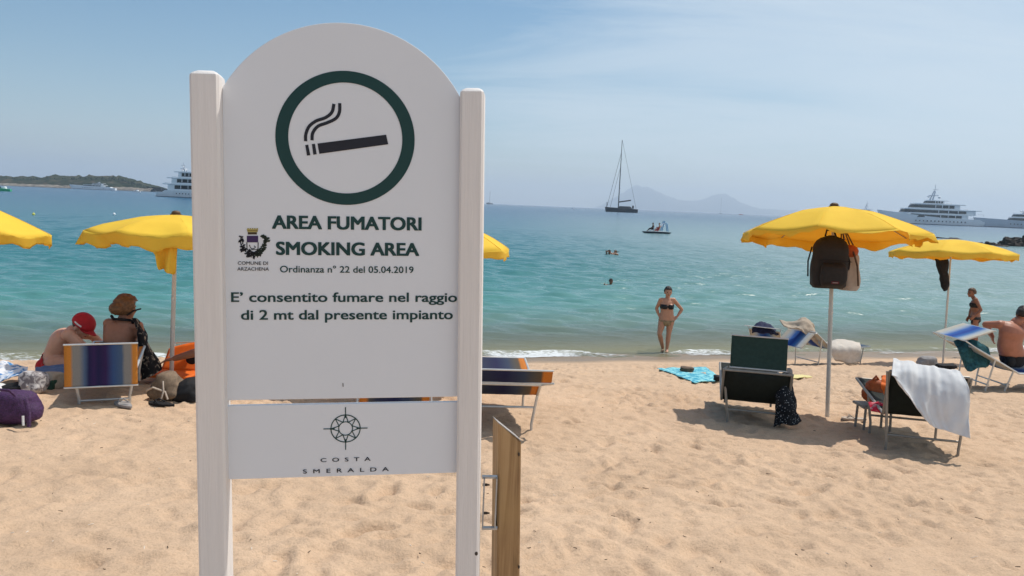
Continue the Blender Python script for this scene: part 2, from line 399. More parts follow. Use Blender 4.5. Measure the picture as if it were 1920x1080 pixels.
# ------------------------------------------------------------------ sea
ang = np.radians(axis([(-88, -46, 3), (-46, 46, .17), (46, 88, 3)]))
rad = [11.5]
while rad[-1] < 110: rad.append(rad[-1] * 1.0052)
while rad[-1] < 18000: rad.append(rad[-1] * 1.09)
rad = np.array(rad)
AA, RR = np.meshgrid(ang, rad); WX = RR * np.sin(AA); WY = RR * np.cos(AA); WS = -shore_s(WX, WY)
WZ = np.zeros_like(WX); sp = RR * .0055
rs = np.random.RandomState(11)
for k in range(70):
    lam = .26 * (7.5 ** rs.rand()) ; th = math.radians(270 - 12 + rs.normal(0, 24)); A = lam * .0085 * rs.uniform(.6, 1.3); ph = rs.uniform(0, 6.28)
    kk = 2 * math.pi / lam; arg = kk * (WX * math.cos(th) + WY * math.sin(th)) + ph + 1.5 * vnoise(WX / (lam * 4), WY / (lam * 4), 20 + k)
    WZ += A * (np.sin(arg) + .25 * np.cos(2 * arg)) * np.clip(lam / (3.2 * sp) - .6, 0, 1)
WZ *= np.clip(WS / 5, .16, 1) * (RR < 170)
WZ += .05 * np.exp(-((WS - .75 - .35 * vnoise(WX * .5, WY * .5, 3)) / .28) ** 2) * (RR < 80)   # the small breaking wave
me = bpy.data.meshes.new('sea'); na, nr = len(ang), len(rad)
me.vertices.add(na * nr); me.vertices.foreach_set('co', np.stack([WX, WY, WZ], -1).ravel())
idx = np.arange(na * nr).reshape(nr, na); quads = np.stack([idx[:-1, :-1], idx[:-1, 1:], idx[1:, 1:], idx[1:, :-1]], -1).reshape(-1, 4)[:, ::-1]
me.loops.add(quads.size); me.loops.foreach_set('vertex_index', quads.ravel().astype(np.int32))
me.polygons.add(len(quads)); me.polygons.foreach_set('loop_start', np.arange(0, quads.size, 4, dtype=np.int32)); me.polygons.foreach_set('loop_total', np.full(len(quads), 4, dtype=np.int32))
me.polygons.foreach_set('use_smooth', np.ones(len(quads), dtype=bool)); me.update(); me.validate()
a2 = me.attributes.new('shore', 'FLOAT', 'POINT'); a2.data.foreach_set('value', np.clip(WS, -30, 3000).ravel())
m = bpy.data.materials.new('sea_water'); m.use_nodes = True; t = NT(m.node_tree); b = t.n['Principled BSDF']
ge = t.add('ShaderNodeNewGeometry'); pos = ge.outputs['Position']; at = t.add('ShaderNodeAttribute', attribute_name='shore'); sh = at.outputs['Fac']
sxyz = t.add('ShaderNodeSeparateXYZ'); t.link(pos, sxyz.inputs[0])
mp = t.add('ShaderNodeMapping'); t.link(pos, mp.inputs[0]); mp.inputs['Rotation'].default_value = (0, 0, math.radians(-13)); mp.inputs['Scale'].default_value = (.03, .09, 1)
patch = t.noise(mp.outputs[0], 1, 4, .6)
lg = t.math('DIVIDE', t.math('LOGARITHM', t.math('MAXIMUM', t.math('MULTIPLY', sh, t.math('ADD', .75, t.math('MULTIPLY', patch, .5))), .3), 10.0), 3.5, clamp=True)
c = t.ramp(lg, [(.0, (.36, .36, .28)), (.13, (.24, .31, .26)), (.27, (.10, .27, .25)), (.42, (.042, .185, .200)), (.54, (.026, .138, .178)), (.68, (.013, .085, .155)), (.9, (.006, .045, .115))])
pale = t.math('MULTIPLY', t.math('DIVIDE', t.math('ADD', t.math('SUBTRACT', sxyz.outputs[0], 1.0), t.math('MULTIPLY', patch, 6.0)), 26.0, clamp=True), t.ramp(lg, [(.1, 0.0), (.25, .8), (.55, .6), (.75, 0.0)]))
c = t.mix(pale, c, (.22, .31, .29))      # hazy sky's reflection painted into the water colour, paler towards the right
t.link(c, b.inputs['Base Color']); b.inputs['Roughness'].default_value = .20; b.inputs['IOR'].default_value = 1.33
mq = t.add('ShaderNodeMapping'); t.link(pos, mq.inputs[0]); mq.inputs['Rotation'].default_value = (0, 0, math.radians(-13)); mq.inputs['Scale'].default_value = (0.65, 2.3, 1)
h = t.math('ADD', t.math('MULTIPLY', t.noise(mq.outputs[0], .55, 3, .6, .4), 1.0), t.math('MULTIPLY', t.noise(mq.outputs[0], 2.2, 3, .6, .3), .50))
h = t.math('ADD', h, t.math('MULTIPLY', t.noise(mq.outputs[0], .11, 2, .5), 2.4))
bn = t.add('ShaderNodeBump', i_Distance=.28); t.link(h, bn.inputs['Height'])
t.link(t.math('ADD', .10, t.math('MULTIPLY', t.math('DIVIDE', sh, 25.0, clamp=True), .55)), bn.inputs['Strength'])
t.link(bn.outputs[0], b.inputs['Normal'])
# the shallows: sand shows through
tr = t.add('ShaderNodeBsdfTransparent'); tr.inputs[0].default_value = (.80, .86, .80, 1)
mx = t.add('ShaderNodeMixShader'); t.link(t.ramp(t.math('DIVIDE', sh, 10.0, clamp=True), [(0, .15), (.08, .28), (.5, .80), (1, 1)]), mx.inputs[0])
t.link(tr.outputs[0], mx.inputs[1]); t.link(b.outputs[0], mx.inputs[2]); t.link(mx.outputs[0], t.n['Material Output'].inputs[0])
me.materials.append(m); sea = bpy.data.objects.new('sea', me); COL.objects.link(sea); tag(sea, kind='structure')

# foam along the water's edge: a thin broken sheet, lying on sand and wavelet
fb = MB(); xs = np.arange(-16, 20, .06); nvf = 22
def foamp(x, v):
    wob = .42 * nz((x, 0, 0), .35, 3) + .22 * nz((x, 0, 0), 1.3, 4)
    s = .30 + wob * .8 - v * (.62 + .3 * nz((x, 0, 0), .6, 6)); y = float(y_shore(x)) - s / .966
    z = max(float(ground_z(x, y)), 0.0) + .012 + (.045 * math.exp(-((-s - .6) / .3) ** 2)) + .018 * max(0, nz((x, y, 0), 9, 1)) ; return Vector((x, y, z))
vs = [foamp(x, j / nvf) for j in range(nvf + 1) for x in xs]; n_ = len(xs)
fb.add(vs, [[j * n_ + i, j * n_ + i + 1, (j + 1) * n_ + i + 1, (j + 1) * n_ + i] for j in range(nvf) for i in range(n_ - 1)])
m = bpy.data.materials.new('foam'); m.use_nodes = True; t = NT(m.node_tree); b = t.n['Principled BSDF']
b.inputs['Base Color'].default_value = (.78, .80, .80, 1); b.inputs['Roughness'].default_value = .6
ge = t.add('ShaderNodeNewGeometry'); pos = ge.outputs['Position']; sxyz = t.add('ShaderNodeSeparateXYZ'); t.link(pos, sxyz.inputs[0])
mp = t.add('ShaderNodeMapping'); t.link(pos, mp.inputs[0]); mp.inputs['Rotation'].default_value = (0, 0, math.radians(-14)); mp.inputs['Scale'].default_value = (1, 2.2, 1)
f = t.math('ADD', t.math('MULTIPLY', t.noise(mp.outputs[0], 6, 5, .7, .6), .55), t.math('MULTIPLY', t.noise(pos, .45, 2, .5), .62))
al = t.ramp(f, [(.575, 0.0), (.68, .85), (1, .92)])
tr = t.add('ShaderNodeBsdfTransparent'); mx = t.add('ShaderNodeMixShader'); t.link(al, mx.inputs[0]); t.link(tr.outputs[0], mx.inputs[1]); t.link(b.outputs[0], mx.inputs[2]); t.link(mx.outputs[0], t.n['Material Output'].inputs[0])
tag(fb.build('foam', m), 'broken white foam line where the small wave meets the sand', 'foam', kind='stuff')

# ------------------------------------------------------------------ the smoking-area sign
SO = CAM + Vector((-0.729547, 1.96042505, -0.53880983))      # lower left corner of the big panel
SU = Vector((.99013435, .1381542, .02339635)); SV = Vector((-.02964573, .04335152, .99861994)); SW = SU.cross(SV)
def sl(px, py, lift=0.0):
    """photo pixel -> (u, v) on the panel's face"""
    r = ray(px, py); o = SO + SW * lift - CAM
    p = r * (o.dot(SW) / r.dot(SW)) - o
    return Vector((p.dot(SU), p.dot(SV), lift))
sign = thing('information_sign', SO, 'tall white round-topped smoking area sign between two painted square posts', 'sign')
sign.rotation_euler = Matrix((SU, SV, SW)).transposed().to_euler()
gz_sign = float(ground_z(SO.x + .3, SO.y)); VB = (gz_sign - SO.z) - .35
def post(u0, u1, vt, twist, lean):
    mb = MB(); wd = u1 - u0; dp = wd * 1.02; b_ = .006; R = Matrix.Rotation(math.radians(twist), 3, 'Y')
    prof = [(-wd / 2 + b_, -dp / 2), (wd / 2 - b_, -dp / 2), (wd / 2, -dp / 2 + b_), (wd / 2, dp / 2 - b_), (wd / 2 - b_, dp / 2), (-wd / 2 + b_, dp / 2), (-wd / 2, dp / 2 - b_), (-wd / 2, -dp / 2 + b_)]
    rings = []
    for v, k in ((VB, 1), (-.5, 1), (0, 1), (.4, 1), (vt - .012, 1), (vt - .006, .97), (vt, .82), (vt + .005, .55), (vt + .007, .15)):
        cu = (u0 + u1) / 2 + lean * (vt - v)
        rings.append([R @ Vector((x * k, 0, z * k)) + Vector((cu, v, 0)) for x, z in prof])
    mb.rings(rings); o = mb.build('post', M_post, sign, ang=25); return o
postl = post(-.0755, -.0045, .838, -1, .004); postr = post(.6035, .6665, .820, -9, -.003)
for (px, py, par) in ((893, 1038, postr),):
    q = sl(px, py, .035); mb = MB(); mb.ell(q, ((.0045, 0, 0), (0, .006, 0), (0, 0, .002)), 10, 6); mb.build('knot', M_bolt, par)
# big panel
TH = .016
def plate(outline, name, m, parent, z0=-TH, z1=0.0, bev=.002):
    bm = bmesh.new(); vs = [bm.verts.new((x, y, z1)) for x, y in outline]; f = bm.faces.new(vs)
    r = bmesh.ops.extrude_face_region(bm, geom=[f]); bmesh.ops.translate(bm, verts=[q for q in r['geom'] if isinstance(q, bmesh.types.BMVert)], vec=(0, 0, z0 - z1))
    bmesh.ops.recalc_face_normals(bm, faces=bm.faces[:]); me = bpy.data.meshes.new(name); bm.to_mesh(me); bm.free(); me.materials.append(m)
    o = bpy.data.objects.new(name, me); COL.objects.link(o); o.parent = parent
    if bev:
        q = o.modifiers.new('bevel', 'BEVEL'); q.width = bev; q.segments = 2; q.limit_method = 'ANGLE'; q.angle_limit = math.radians(50)
    return o
arc = []
Rr = (.303 ** 2 + .178 ** 2) / (2 * .178); cv = .9825 - Rr
a0 = math.asin(.303 / Rr)
for i in range(49):
    a = a0 - 2 * a0 * i / 48; arc.append((.2985 + Rr * math.sin(a), cv + Rr * math.cos(a)))
panel = plate([(-.0045, 0), (.6015, 0)] + arc, 'upper_panel', M_panel, sign)
low = plate([(-.0045, -.2106), (.6015, -.2106), (.6015, -.0137), (-.0045, -.0137)], 'lower_panel', M_panel, sign)
LIFT = .0012
def flat(mb, pts): mb.add([Vector((q[0], q[1], LIFT)) for q in pts], [list(range(len(pts)))])
def strip(mb, pts, wd):
    L, R_ = [], []
    for i, p in enumerate(pts):
        d = (Vector(pts[min(i + 1, len(pts) - 1)][:2]) - Vector(pts[max(i - 1, 0)][:2])).normalized(); n = Vector((-d.y, d.x)) * wd / 2
        q = Vector(p[:2]); L.append(q + n); R_.append(q - n)
    vs = [Vector((*q, LIFT)) for q in L + R_]; k = len(pts)
    mb.add(vs, [[i, i + 1, k + i + 1, k + i] for i in range(k - 1)])
def smooth_path(pts, n=24):
    pts = [Vector(p) for p in pts]; out = []
    ex = [pts[0] * 2 - pts[1]] + pts + [pts[-1] * 2 - pts[-2]]
    for i in range(1, len(ex) - 2):
        for k in range(n // (len(pts) - 1) + 1):
            t_ = k / (n // (len(pts) - 1) + 1); p0, p1, p2, p3 = ex[i - 1:i + 3]
            out.append(.5 * ((2 * p1) + (p2 - p0) * t_ + (2 * p0 - 5 * p1 + 4 * p2 - p3) * t_ ** 2 + (-p0 + 3 * p1 - 3 * p2 + p3) * t_ ** 3))
    out.append(pts[-1]); return out
def ringm(mb, c, ra, rb, wd_a, wd_b, n=96):
    vs = []; 
    for k in range(n):
        a = 2 * math.pi * k / n; vs.append(Vector((c[0] + ra * math.cos(a), c[1] + rb * math.sin(a), LIFT)))
    for k in range(n):
        a = 2 * math.pi * k / n; vs.append(Vector((c[0] + (ra - wd_a) * math.cos(a), c[1] + (rb - wd_b) * math.sin(a), LIFT)))
    mb.add(vs, [[k, (k + 1) % n, n + (k + 1) % n, n + k] for k in range(n)])
mb = MB(); ringm(mb, (.3038, .6868), .1782, .1730, .0325, .0300); mb.build('ring_symbol', M_green, panel, smooth=False)
zp = lambda x, y: sl(350 + x / 2.8414, 20 + y / 2.8414)
mb = MB()
for q in ([(697, 708), (1063, 661), (1074, 712), (707, 763)], [(632, 716), (648, 714), (659, 770), (641, 773)], [(667, 711), (684, 709), (693, 765), (675, 768)]): flat(mb, [zp(*c) for c in q])
for q in ([(634, 696), (635, 660), (652, 618), (690, 588), (740, 570), (774, 541), (785, 497)], [(668, 691), (672, 652), (700, 616), (750, 597), (795, 574), (814, 540), (816, 493)]):
    strip(mb, smooth_path([zp(*c) for c in q], 36), .0082)
mb.build('cigarette_symbol', M_black, panel, smooth=False)
def text(body, x0, x1, yb, cap, parent, m, bold=0.0, name='lettering', space=1.0):
    """one line of lettering: photo columns x0..x1, baseline row yb at its left, cap height in metres"""
    cu = bpy.data.curves.new('t', 'FONT'); cu.body = body; cu.size = 1; cu.offset = 0.0; cu.space_character = space; cu.resolution_u = 4
    o = bpy.data.objects.new('t', cu); COL.objects.link(o); dg = bpy.context.evaluated_depsgraph_get()
    me = bpy.data.meshes.new_from_object(o.evaluated_get(dg)); bpy.data.objects.remove(o)
    co = np.zeros(len(me.vertices) * 3); me.vertices.foreach_get('co', co); co = co.reshape(-1, 3)
    fs = [list(p.vertices) for p in me.polygons]
    p0 = sl(x0, yb); p1 = sl(x1, yb); e = bold
    mn, mx_ = co[:, 0].min() - e, co[:, 0].max() + e
    mb = MB(); k = 0
    for ox in ((-1, -.33, .33, 1) if e else (0,)):
        for oy in ((-.55, .55) if e else (0,)):
            x = p0.x + (co[:, 0] + ox * e - mn) / (mx_ - mn) * (p1.x - p0.x); y = p0.y + (co[:, 1] + oy * e) * cap / .728
            mb.add([Vector((x[i], y[i], LIFT + .00006 * k)) for i in range(len(x))], fs); k += 1
    return mb.build(name, m, parent, smooth=False)
text('AREA FUMATORI', 510, 790.5, 428.2, .0350, panel, M_green, .036)
text('SMOKING AREA', 517.5, 786, 477.2, .0345, panel, M_green, .036)
text('Ordinanza n\u00b0 22 del 05.04.2019', 525, 775.5, 510.6, .0180, panel, M_green, .012)
text('E\u2019 consentito fumare nel raggio', 433.5, 857, 565.8, .0258, panel, M_green, .020)
text('di 2 mt dal presente impianto', 452, 849, 599.3, .0262, panel, M_green, .020)
text('COSTA', 601, 695, 866.2, .0108, low, M_black, .012, space=2.1)
text('SMERALDA', 568, 729, 887.6, .0112, low, M_black, .012, space=2.1)
# municipal crest: crown, shield, two branches
em = MB(); zc = lambda x, y: sl(430 + x / 10.8, 420 + y / 10.8)
em.cur = 1; flat(em, [zc(352, 105), zc(585, 105), zc(572, 165), zc(372, 165)])
for k in range(5): flat(em, [zc(362 + k * 46, 106), zc(400 + k * 46, 106), zc(394 + k * 46, 82), zc(370 + k * 46, 82)])
em.cur = 2; flat(em, [zc(376, 167), zc(560, 167), zc(560, 212), zc(376, 212)]); flat(em, [zc(366, 128), zc(580, 128), zc(578, 138), zc(368, 138)])
em.cur = 3; flat(em, [zc(356, 238), zc(585, 238), zc(585, 372), zc(356, 372)])
em.cur = 0
for a, b_ in (((356, 372), (360, 500)), ((360, 500), (400, 560)), ((400, 560), (470, 585)), ((470, 585), (545, 560)), ((545, 560), (583, 500)), ((583, 500), (585, 372))): strip(em, [zc(*a), zc(*b_)], .0022)
strip(em, smooth_path([zc(410, 420), zc(430, 480), zc(480, 500), zc(530, 470), zc(500, 440)], 16), .0020); strip(em, [zc(430, 520), zc(560, 515)], .0018)
em.cur = 4; rl = random.Random(3)
def leafy(path, n, size, dens):
    pts = smooth_path([zc(*c) for c in path], n)
    strip(em, pts, .0022)
    for p in pts:
        for sd_ in (-1, 1):
            if rl.random() > dens: continue
            a = rl.uniform(0, 6.28); s_ = size * rl.uniform(.7, 1.3); d = Vector((math.cos(a), math.sin(a))) * s_; n2 = Vector((-d.y, d.x)) * .32
            c = Vector(p[:2]) + Vector((rl.uniform(-1, 1), rl.uniform(-1, 1))) * size * .5
            flat(em, [c, c + d * .5 + n2, c + d, c + d * .5 - n2])
em.cur = 0; leafy([(235, 250), (232, 400), (275, 500), (350, 570), (470, 610)], 24, .0075, .75)
em.cur = 4; leafy([(690, 260), (745, 300), (720, 420), (665, 520), (600, 590), (520, 600)], 34, .0090, .98)
em.cur = 0; leafy([(380, 590), (480, 615), (600, 600)], 12, .0085, .8)
for x in (365, 448, 500, 570): strip(em, [zc(x, 600), zc(x + (4 if x > 450 else -4), 680)], .0022)
em.build('crest_emblem', [M_black, M_gold, M_dkgold, M_purple, M_leafd], panel, smooth=False)
text('COMUNE DI', 446, 502.5, 496.3, .0092, panel, M_black, .008); text('ARZACHENA', 445, 504.5, 507.2, .0092, panel, M_black, .008)
# wind-rose emblem
wr = MB(); c = sl(648, 803.3); R1 = abs(sl(676.5, 803).x - sl(619.8, 803).x) / 2; R0 = R1 * .46
ringm(wr, c, R1, R1 * .96, .0028, .0028, 64); ringm(wr, c, R0 + .001, R0 + .001, .0024, .0024, 48)
for k in range(8):
    a = math.pi / 4 * k; tip = c + Vector((math.cos(a), math.sin(a), 0)) * (R1 - .002)
    for sg in (-1, 1):
        b_ = a + sg * math.pi / 8; strip(wr, [tip, c + Vector((math.cos(b_), math.sin(b_), 0)) * R0], .0024)
    if k % 2 == 0: strip(wr, [c + Vector((math.cos(a), math.sin(a), 0)) * R1 * .72, c + Vector((math.cos(a), math.sin(a), 0)) * R1 * 1.46], .0026)
wr.build('wind_rose_emblem', M_green, low, smooth=False)
mb = MB(); strip(mb, [sl(643, 718), sl(643.4, 725)], .002); mb.build('scratch', M_black, panel, smooth=False)

# wooden stake with its steel bracket
sd0 = 2.10
q0 = P(953, 1075, sd0); sg_ = float(ground_z(q0.x, q0.y))
stake = thing('wooden_stake', (q0.x, q0.y, sg_), 'weathered bare wooden stake with slanted top, bolted beside the white sign', 'stake')
B0 = Vector((q0.x, q0.y, sg_))
def sp_(px, py, d): return P(px, py, d) - B0
mb = MB(); dn = Vector((0, 0, -.3))
tl, tr_, bl, br_ = sp_(934, 793, sd0), sp_(977, 828, sd0 + .01), sp_(931, 1080, sd0), sp_(974, 1080, sd0 + .01)
bd = Vector((-.004, .05, 0))
bl2 = bl + (bl - tl).normalized() * .75; br2 = br_ + (br_ - tr_).normalized() * .75
tl = tl + Vector((0, 0, 0)); back = [q + bd + Vector((-.012, 0, 0)) for q in (tl, tr_, br2, bl2)]
front = [tl, tr_, br2, bl2]
fr2 = [tl + Vector((.006, -.004, -.004)), tr_ + Vector((-.004, -.004, -.002)), br2 + Vector((-.004, -.004, 0)), bl2 + Vector((.006, -.004, 0))]
mb.rings([fr2, front, back]); stk = mb.build('stake_wood', [M_wood], stake, smooth=False)
mb = MB(); top = [tl + Vector((-.001, -.005, .0015)), tr_ + Vector((.001, -.005, .0015)), back[1] + Vector((0, .001, .0015)), back[0] + Vector((-.001, .001, .0015))]
mb.add(top + [q + Vector((0, 0, .003)) for q in top], [[0, 1, 2, 3], [7, 6, 5, 4], [0, 4, 5, 1], [1, 5, 6, 2], [2, 6, 7, 3], [3, 7, 4, 0]]); mb.build('cut_top', M_woodend, stake, smooth=False)
mb = MB()
for a, b_ in (((904, 894), (932, 894)), ((904, 990), (932, 990))): mb.tube([sp_(*a, sd0 - .01), sp_(*b_, sd0 - .002)], .0058, 6)
for a, b_ in (((906.5, 894), (906.5, 990)), ((930, 894), (930, 990))): mb.box((sp_(*a, sd0 - .004) + sp_(*b_, sd0 - .004)) / 2, (.004, .03, .148))
mb.build('bracket', M_steel, stake, ang=30)
for y in (909, 962):
    mb = MB(); mb.tube([sp_(905, y, sd0 - .012), sp_(914, y, sd0 - .012)], .0042, 8); mb.tube([sp_(914, y, sd0 - .012), sp_(918, y, sd0 - .012)], .0026, 8); mb.build('bolt', M_bolt, stake)
for px, py in ((973, 852), (973, 1063)):
    mb = MB(); mb.ell(sp_(px, py, sd0 + .002), ((.003, 0, 0), (0, .003, 0), (0, 0, .006)), 8, 6); mb.build('nail', M_bolt, stake)

# ------------------------------------------------------------------ parasols
def parasol(base, apex, R, label, rise=.36, phase=0.0, wind=.5, seed=1, cap_=True, lip=.11, flap=None, tilt=0.0, rise_pow=1.75, near=1.0):
    b = Vector(base); up = Vector(apex) - b; T = thing('beach_umbrella', b, label, 'umbrella', 'yellow beach umbrellas'); ns = 8; na = ns * 10
    pu0 = up.normalized(); ux = Vector((0, 0, 1)); lx = (Vector((1, 0, 0)) - ux * ux.x).normalized(); ly = ux.cross(lx); pu = pu0; ct, st = math.cos(math.radians(tilt)), math.sin(math.radians(tilt)); ly, ux = ly * ct - ux * st, ux * ct + ly * st
    def rim(th):
        k = ((th - phase) / (2 * math.pi / ns)) % 1.0; s = math.sin(math.pi * k)
        return R * (1 - .075 * s), s
    def surf(th, f):
        rr, s = rim(th); r = rr * f
        z = -rise * f ** rise_pow - .035 * s * f * f + .012 * nz((math.cos(th) * f * 3, math.sin(th) * f * 3, 0), 1.2, seed)
        return up + lx * r * math.cos(th) + ly * r * math.sin(th) + ux * z
    cv_ = MB(); nr_ = 12
    vs = [up]; 
    for i in range(1, nr_ + 1):
        for k in range(na): vs.append(surf(2 * math.pi * k / na, i / nr_))
    fs = [[0, 1 + k, 1 + (k + 1) % na] for k in range(na)]
    for i in range(nr_ - 1):
        for k in range(na): fs.append([1 + i * na + k, 1 + (i + 1) * na + k, 1 + (i + 1) * na + (k + 1) % na, 1 + i * na + (k + 1) % na])
    cv_.add(vs, fs); can = cv_.build('canopy', M_yel, T, solid=.0015, ang=60)
    vb = MB(); nv_ = 5
    def val(k, j):
        th = 2 * math.pi * k / na; p = surf(th, 1.0); rr, s = rim(th)
        out = lx * math.cos(th) + ly * math.sin(th); tang = ux.cross(out)
        a = wind * (1.25 * nz((math.cos(th) * 1.6, math.sin(th) * 1.6, 0), 1.3, seed + 5) + .6 * nz((math.cos(th) * 5, math.sin(th) * 5, 0), 1.0, seed + 9)) * 2.2 - .12
        a = max(-.7, min(1.5, a)); sc = 1.0 + .20 * math.cos(2 * math.pi * ((th - phase) / (2 * math.pi / (ns * 2)) % 1.0)); nf = .5 - .5 * math.sin(th); sc *= (1 - nf) + nf * near * (1 + (1 - near) * 2.6 * nz((th * 5.5, 0, 0), 1.0, seed + 20)); sc = max(.12, sc)
        h = lip * sc * j / nv_; fl = .018 * math.sin(th * 34 + seed) * j / nv_
        return p + out * (math.sin(a) * h + fl * .6) - ux * math.cos(a) * h * 1.0 + tang * .010 * math.sin(th * 21 + seed) * j / nv_ + ux * .004
    vs = [val(k, j) for j in range(nv_ + 1) for k in range(na)]
    vb.add(vs, [[j * na + k, j * na + (k + 1) % na, (j + 1) * na + (k + 1) % na, (j + 1) * na + k] for j in range(nv_) for k in range(na)])
    vb.build('valance', M_yel, can, solid=.0015, ang=60)
    pm = MB(); pm.tube([-pu * .35, up * .5, up * .99], [.021, .021, .016], 12); pl = pm.build('pole', M_whitepole, T)
    jm = MB(); jm.tube([up * .50, up * .515], .024, 12); jm.build('pole_joint', M_alu, pl)
    if cap_:
        cm = MB(); cm.tube([up * .992, up + ux * .012], [.055, .05], 12); cm.ell(up + ux * .02, (lx * .042, ly * .042, ux * .024), 12, 8); cm.build('finial', M_cap, T)
    hm = MB(); hm.tube([up - ux * .10, up - ux * .05], .03, 10); hm.build('hub', M_cap, T)
    for k in range(ns):
        th = phase + 2 * math.pi * k / ns; rm = MB()
        sm_ = MB(); sm_.tube([surf(th, f) + ux * .0004 for f in (.04, .2, .4, .6, .8, .99)], .0020, 5); sm_.build('seam', M_yel, can)
        rm.tube([surf(th, f) - ux * .014 for f in (.03, .25, .5, .75, .98)], .0045, 5); rm.build('rib', M_dkalu, can)
    if flap:
        th, ln, wd = flap; fm = MB(); p0 = surf(th, .93); out = lx * math.cos(th) + ly * math.sin(th); tg = ux.cross(out)
        def ff(u, v):
            wv = wd * (1 - .45 * v); q = p0 + tg * ((u - .5) * wv + .10 * v * ln) - ux * ln * v + out * (.035 * math.sin(u * 9 + v * 3) * (.3 + v) - .03)
            return q + ux * .05 * nz((u, v, 0), 4, 8)
        fm.grid(ff, 18, 16); fm.build('loose_flap', M_yel, T, solid=.002)
    return T
u_base = G(1551, 781); du = u_base.y
U1 = parasol(u_base, P(1564, 388, du), 166 * du / F, 'open yellow umbrella with fluttering edge and two bags hanging below it', rise=.27, phase=.25, wind=.55, seed=2, lip=.10, tilt=5.5, near=.45)
u2 = G(1768, 681); U2 = parasol(u2, P(1785, 449, u2.y), 109 * u2.y / F, 'smaller, farther yellow umbrella with a black cloth hanging below it', rise=.28, phase=.1, wind=.06, seed=4, lip=.105, cap_=False, tilt=4)
u3 = ground_at(321, 7.5); U3 = parasol(u3, P(330, 403, 7.5), 151 * 7.5 / F, 'yellow umbrella beside the left sign post, a loose flap hanging from its rim', rise=.18, phase=.55, wind=.35, seed=7, lip=.125, flap=(math.radians(-75), .34, .24), tilt=3)
u4 = ground_at(-62, 7.0); U4 = parasol(u4, P(-66, 374, 7.0), 148 * 7.0 / F, 'yellow umbrella cut off by the left edge of the view', rise=.29, phase=.2, wind=.3, seed=12, lip=.09, rise_pow=1.3, tilt=3)
u5 = ground_at(792, 7.9); U5 = parasol(u5, P(792, 400, 7.9), 172 * 7.9 / F, 'yellow umbrella behind the sign, only its rim showing right of the right post', rise=.33, phase=.3, wind=.12, seed=15, lip=.08, tilt=2)

# ------------------------------------------------------------------ loungers
def lounger(base, rz, label, fabric, tube=None, prof=None, wid=.62, legw=.50, shade=None, legs=(-.12, .95), legh=.34, sag=.05, splay=.0, shade_mat=None, arms=True, shade_w=None, group='beach loungers', barz=.11, bar_r=.0075):
    """local axes: x across, +y towards the foot end; prof = (y, z) points from foot to head; shade = two (y, z) points"""
    tube = tube or M_alu; T = thing('beach_lounger', base, label, 'lounger', group, rz); h = wid / 2
    fm = MB()
    for sx in (-1, 1): fm.tube([(sx * h, y, z) for y, z in prof], .0125, 8)
    fm.tube([(-h, *prof[0]), (h, *prof[0])], .0125, 8); fm.tube([(-h, *prof[-1]), (h, *prof[-1])], .0125, 8)
    fm.build('frame', tube, T)
    def fab(p0, p1, name, m, sg, ww):
        q = MB()
        def fn(u, v):
            x = (u - .5) * 2 * ww; y = p0[0] + (p1[0] - p0[0]) * v; z = p0[1] + (p1[1] - p0[1]) * v
            k = (1 - (2 * u - 1) ** 2) * (1 - (2 * v - 1) ** 2) ** .6 if 0 < v < 1 else 0
            dl = math.hypot(p1[0] - p0[0], p1[1] - p0[1]) or 1; nx_, nz_ = -(p1[1] - p0[1]) / dl, (p1[0] - p0[0]) / dl
            if nz_ > 0: nx_, nz_ = -nx_, -nz_
            wr_ = .004 * nz((x * 6, v * 5, p0[0]), 1.5, 3)
            return (x, y + nx_ * (sg * k + wr_), z + nz_ * (sg * k + wr_) + .003)
        q.grid(fn, 16, 14); return q.build(name, m, T, solid=.004, ang=70)
    for i in range(len(prof) - 1):
        fab(prof[i], prof[i + 1], 'backrest' if i == len(prof) - 2 else 'bed_cloth', fabric, sag, h - .006)
    for ly_ in legs:
        lm = MB(); lw = legw / 2; yb = ly_ + splay * (-1 if ly_ < .4 else 1)
        zt = np.interp(ly_, [p[0] for p in prof[::-1]], [p[1] for p in prof[::-1]])
        lm.tube([(-lw - .04, ly_, zt), (-lw, yb, .05), (-lw, yb, -.05)], .0115, 8); lm.tube([(lw + .04, ly_, zt), (lw, yb, .05), (lw, yb, -.05)], .0115, 8)
        lm.tube([(-lw - .01, (ly_ + yb) / 2, barz), (lw + .01, (ly_ + yb) / 2, barz)], .010, 8); lm.build('leg_frame', tube, T)
    if shade:
        sw = (shade_w or wid) / 2; s0, s1 = shade; so_ = fab(s0, s1, 'sunshade', shade_mat or fabric, .012, sw)
        sm = MB()
        for q in (s0, s1): sm.tube([(-sw - .004, q[0] + (0 if q is s0 else 0), q[1]), (sw + .004, q[0], q[1])], bar_r, 8)
        for sx in (-1, 1): sm.tube([(sx * (sw - .012), s0[0] + .012, s0[1]), (sx * (sw - .012), s1[0] + .012, s1[1])], .007, 8)
        sm.build('shade_frame', M_alu, so_)
        if arms:
            for sx in (-1, 1):
                am = MB(); e = prof[-1]; am.tube([(sx * (h + .01), e[0], e[1]), (sx * (sw + .02), *s0)], .009, 8); am.build('shade_arm', tube, T)
    return T
# left striped lounger, its sunshade turned up towards the camera
lb = G(202, 758); L1 = lounger(lb + Vector((-.04, .03, 0)), math.radians(22), 'lounger on the left with upright orange, grey and navy striped panel', M_str, prof=[(1.35, .27), (.1, .27), (-.16, .29)], shade=((-.19, .185), (-.17, .525)), legs=(0, 1.0), legw=.37, wid=.46, shade_w=.52, arms=False, sag=.03, barz=.03)
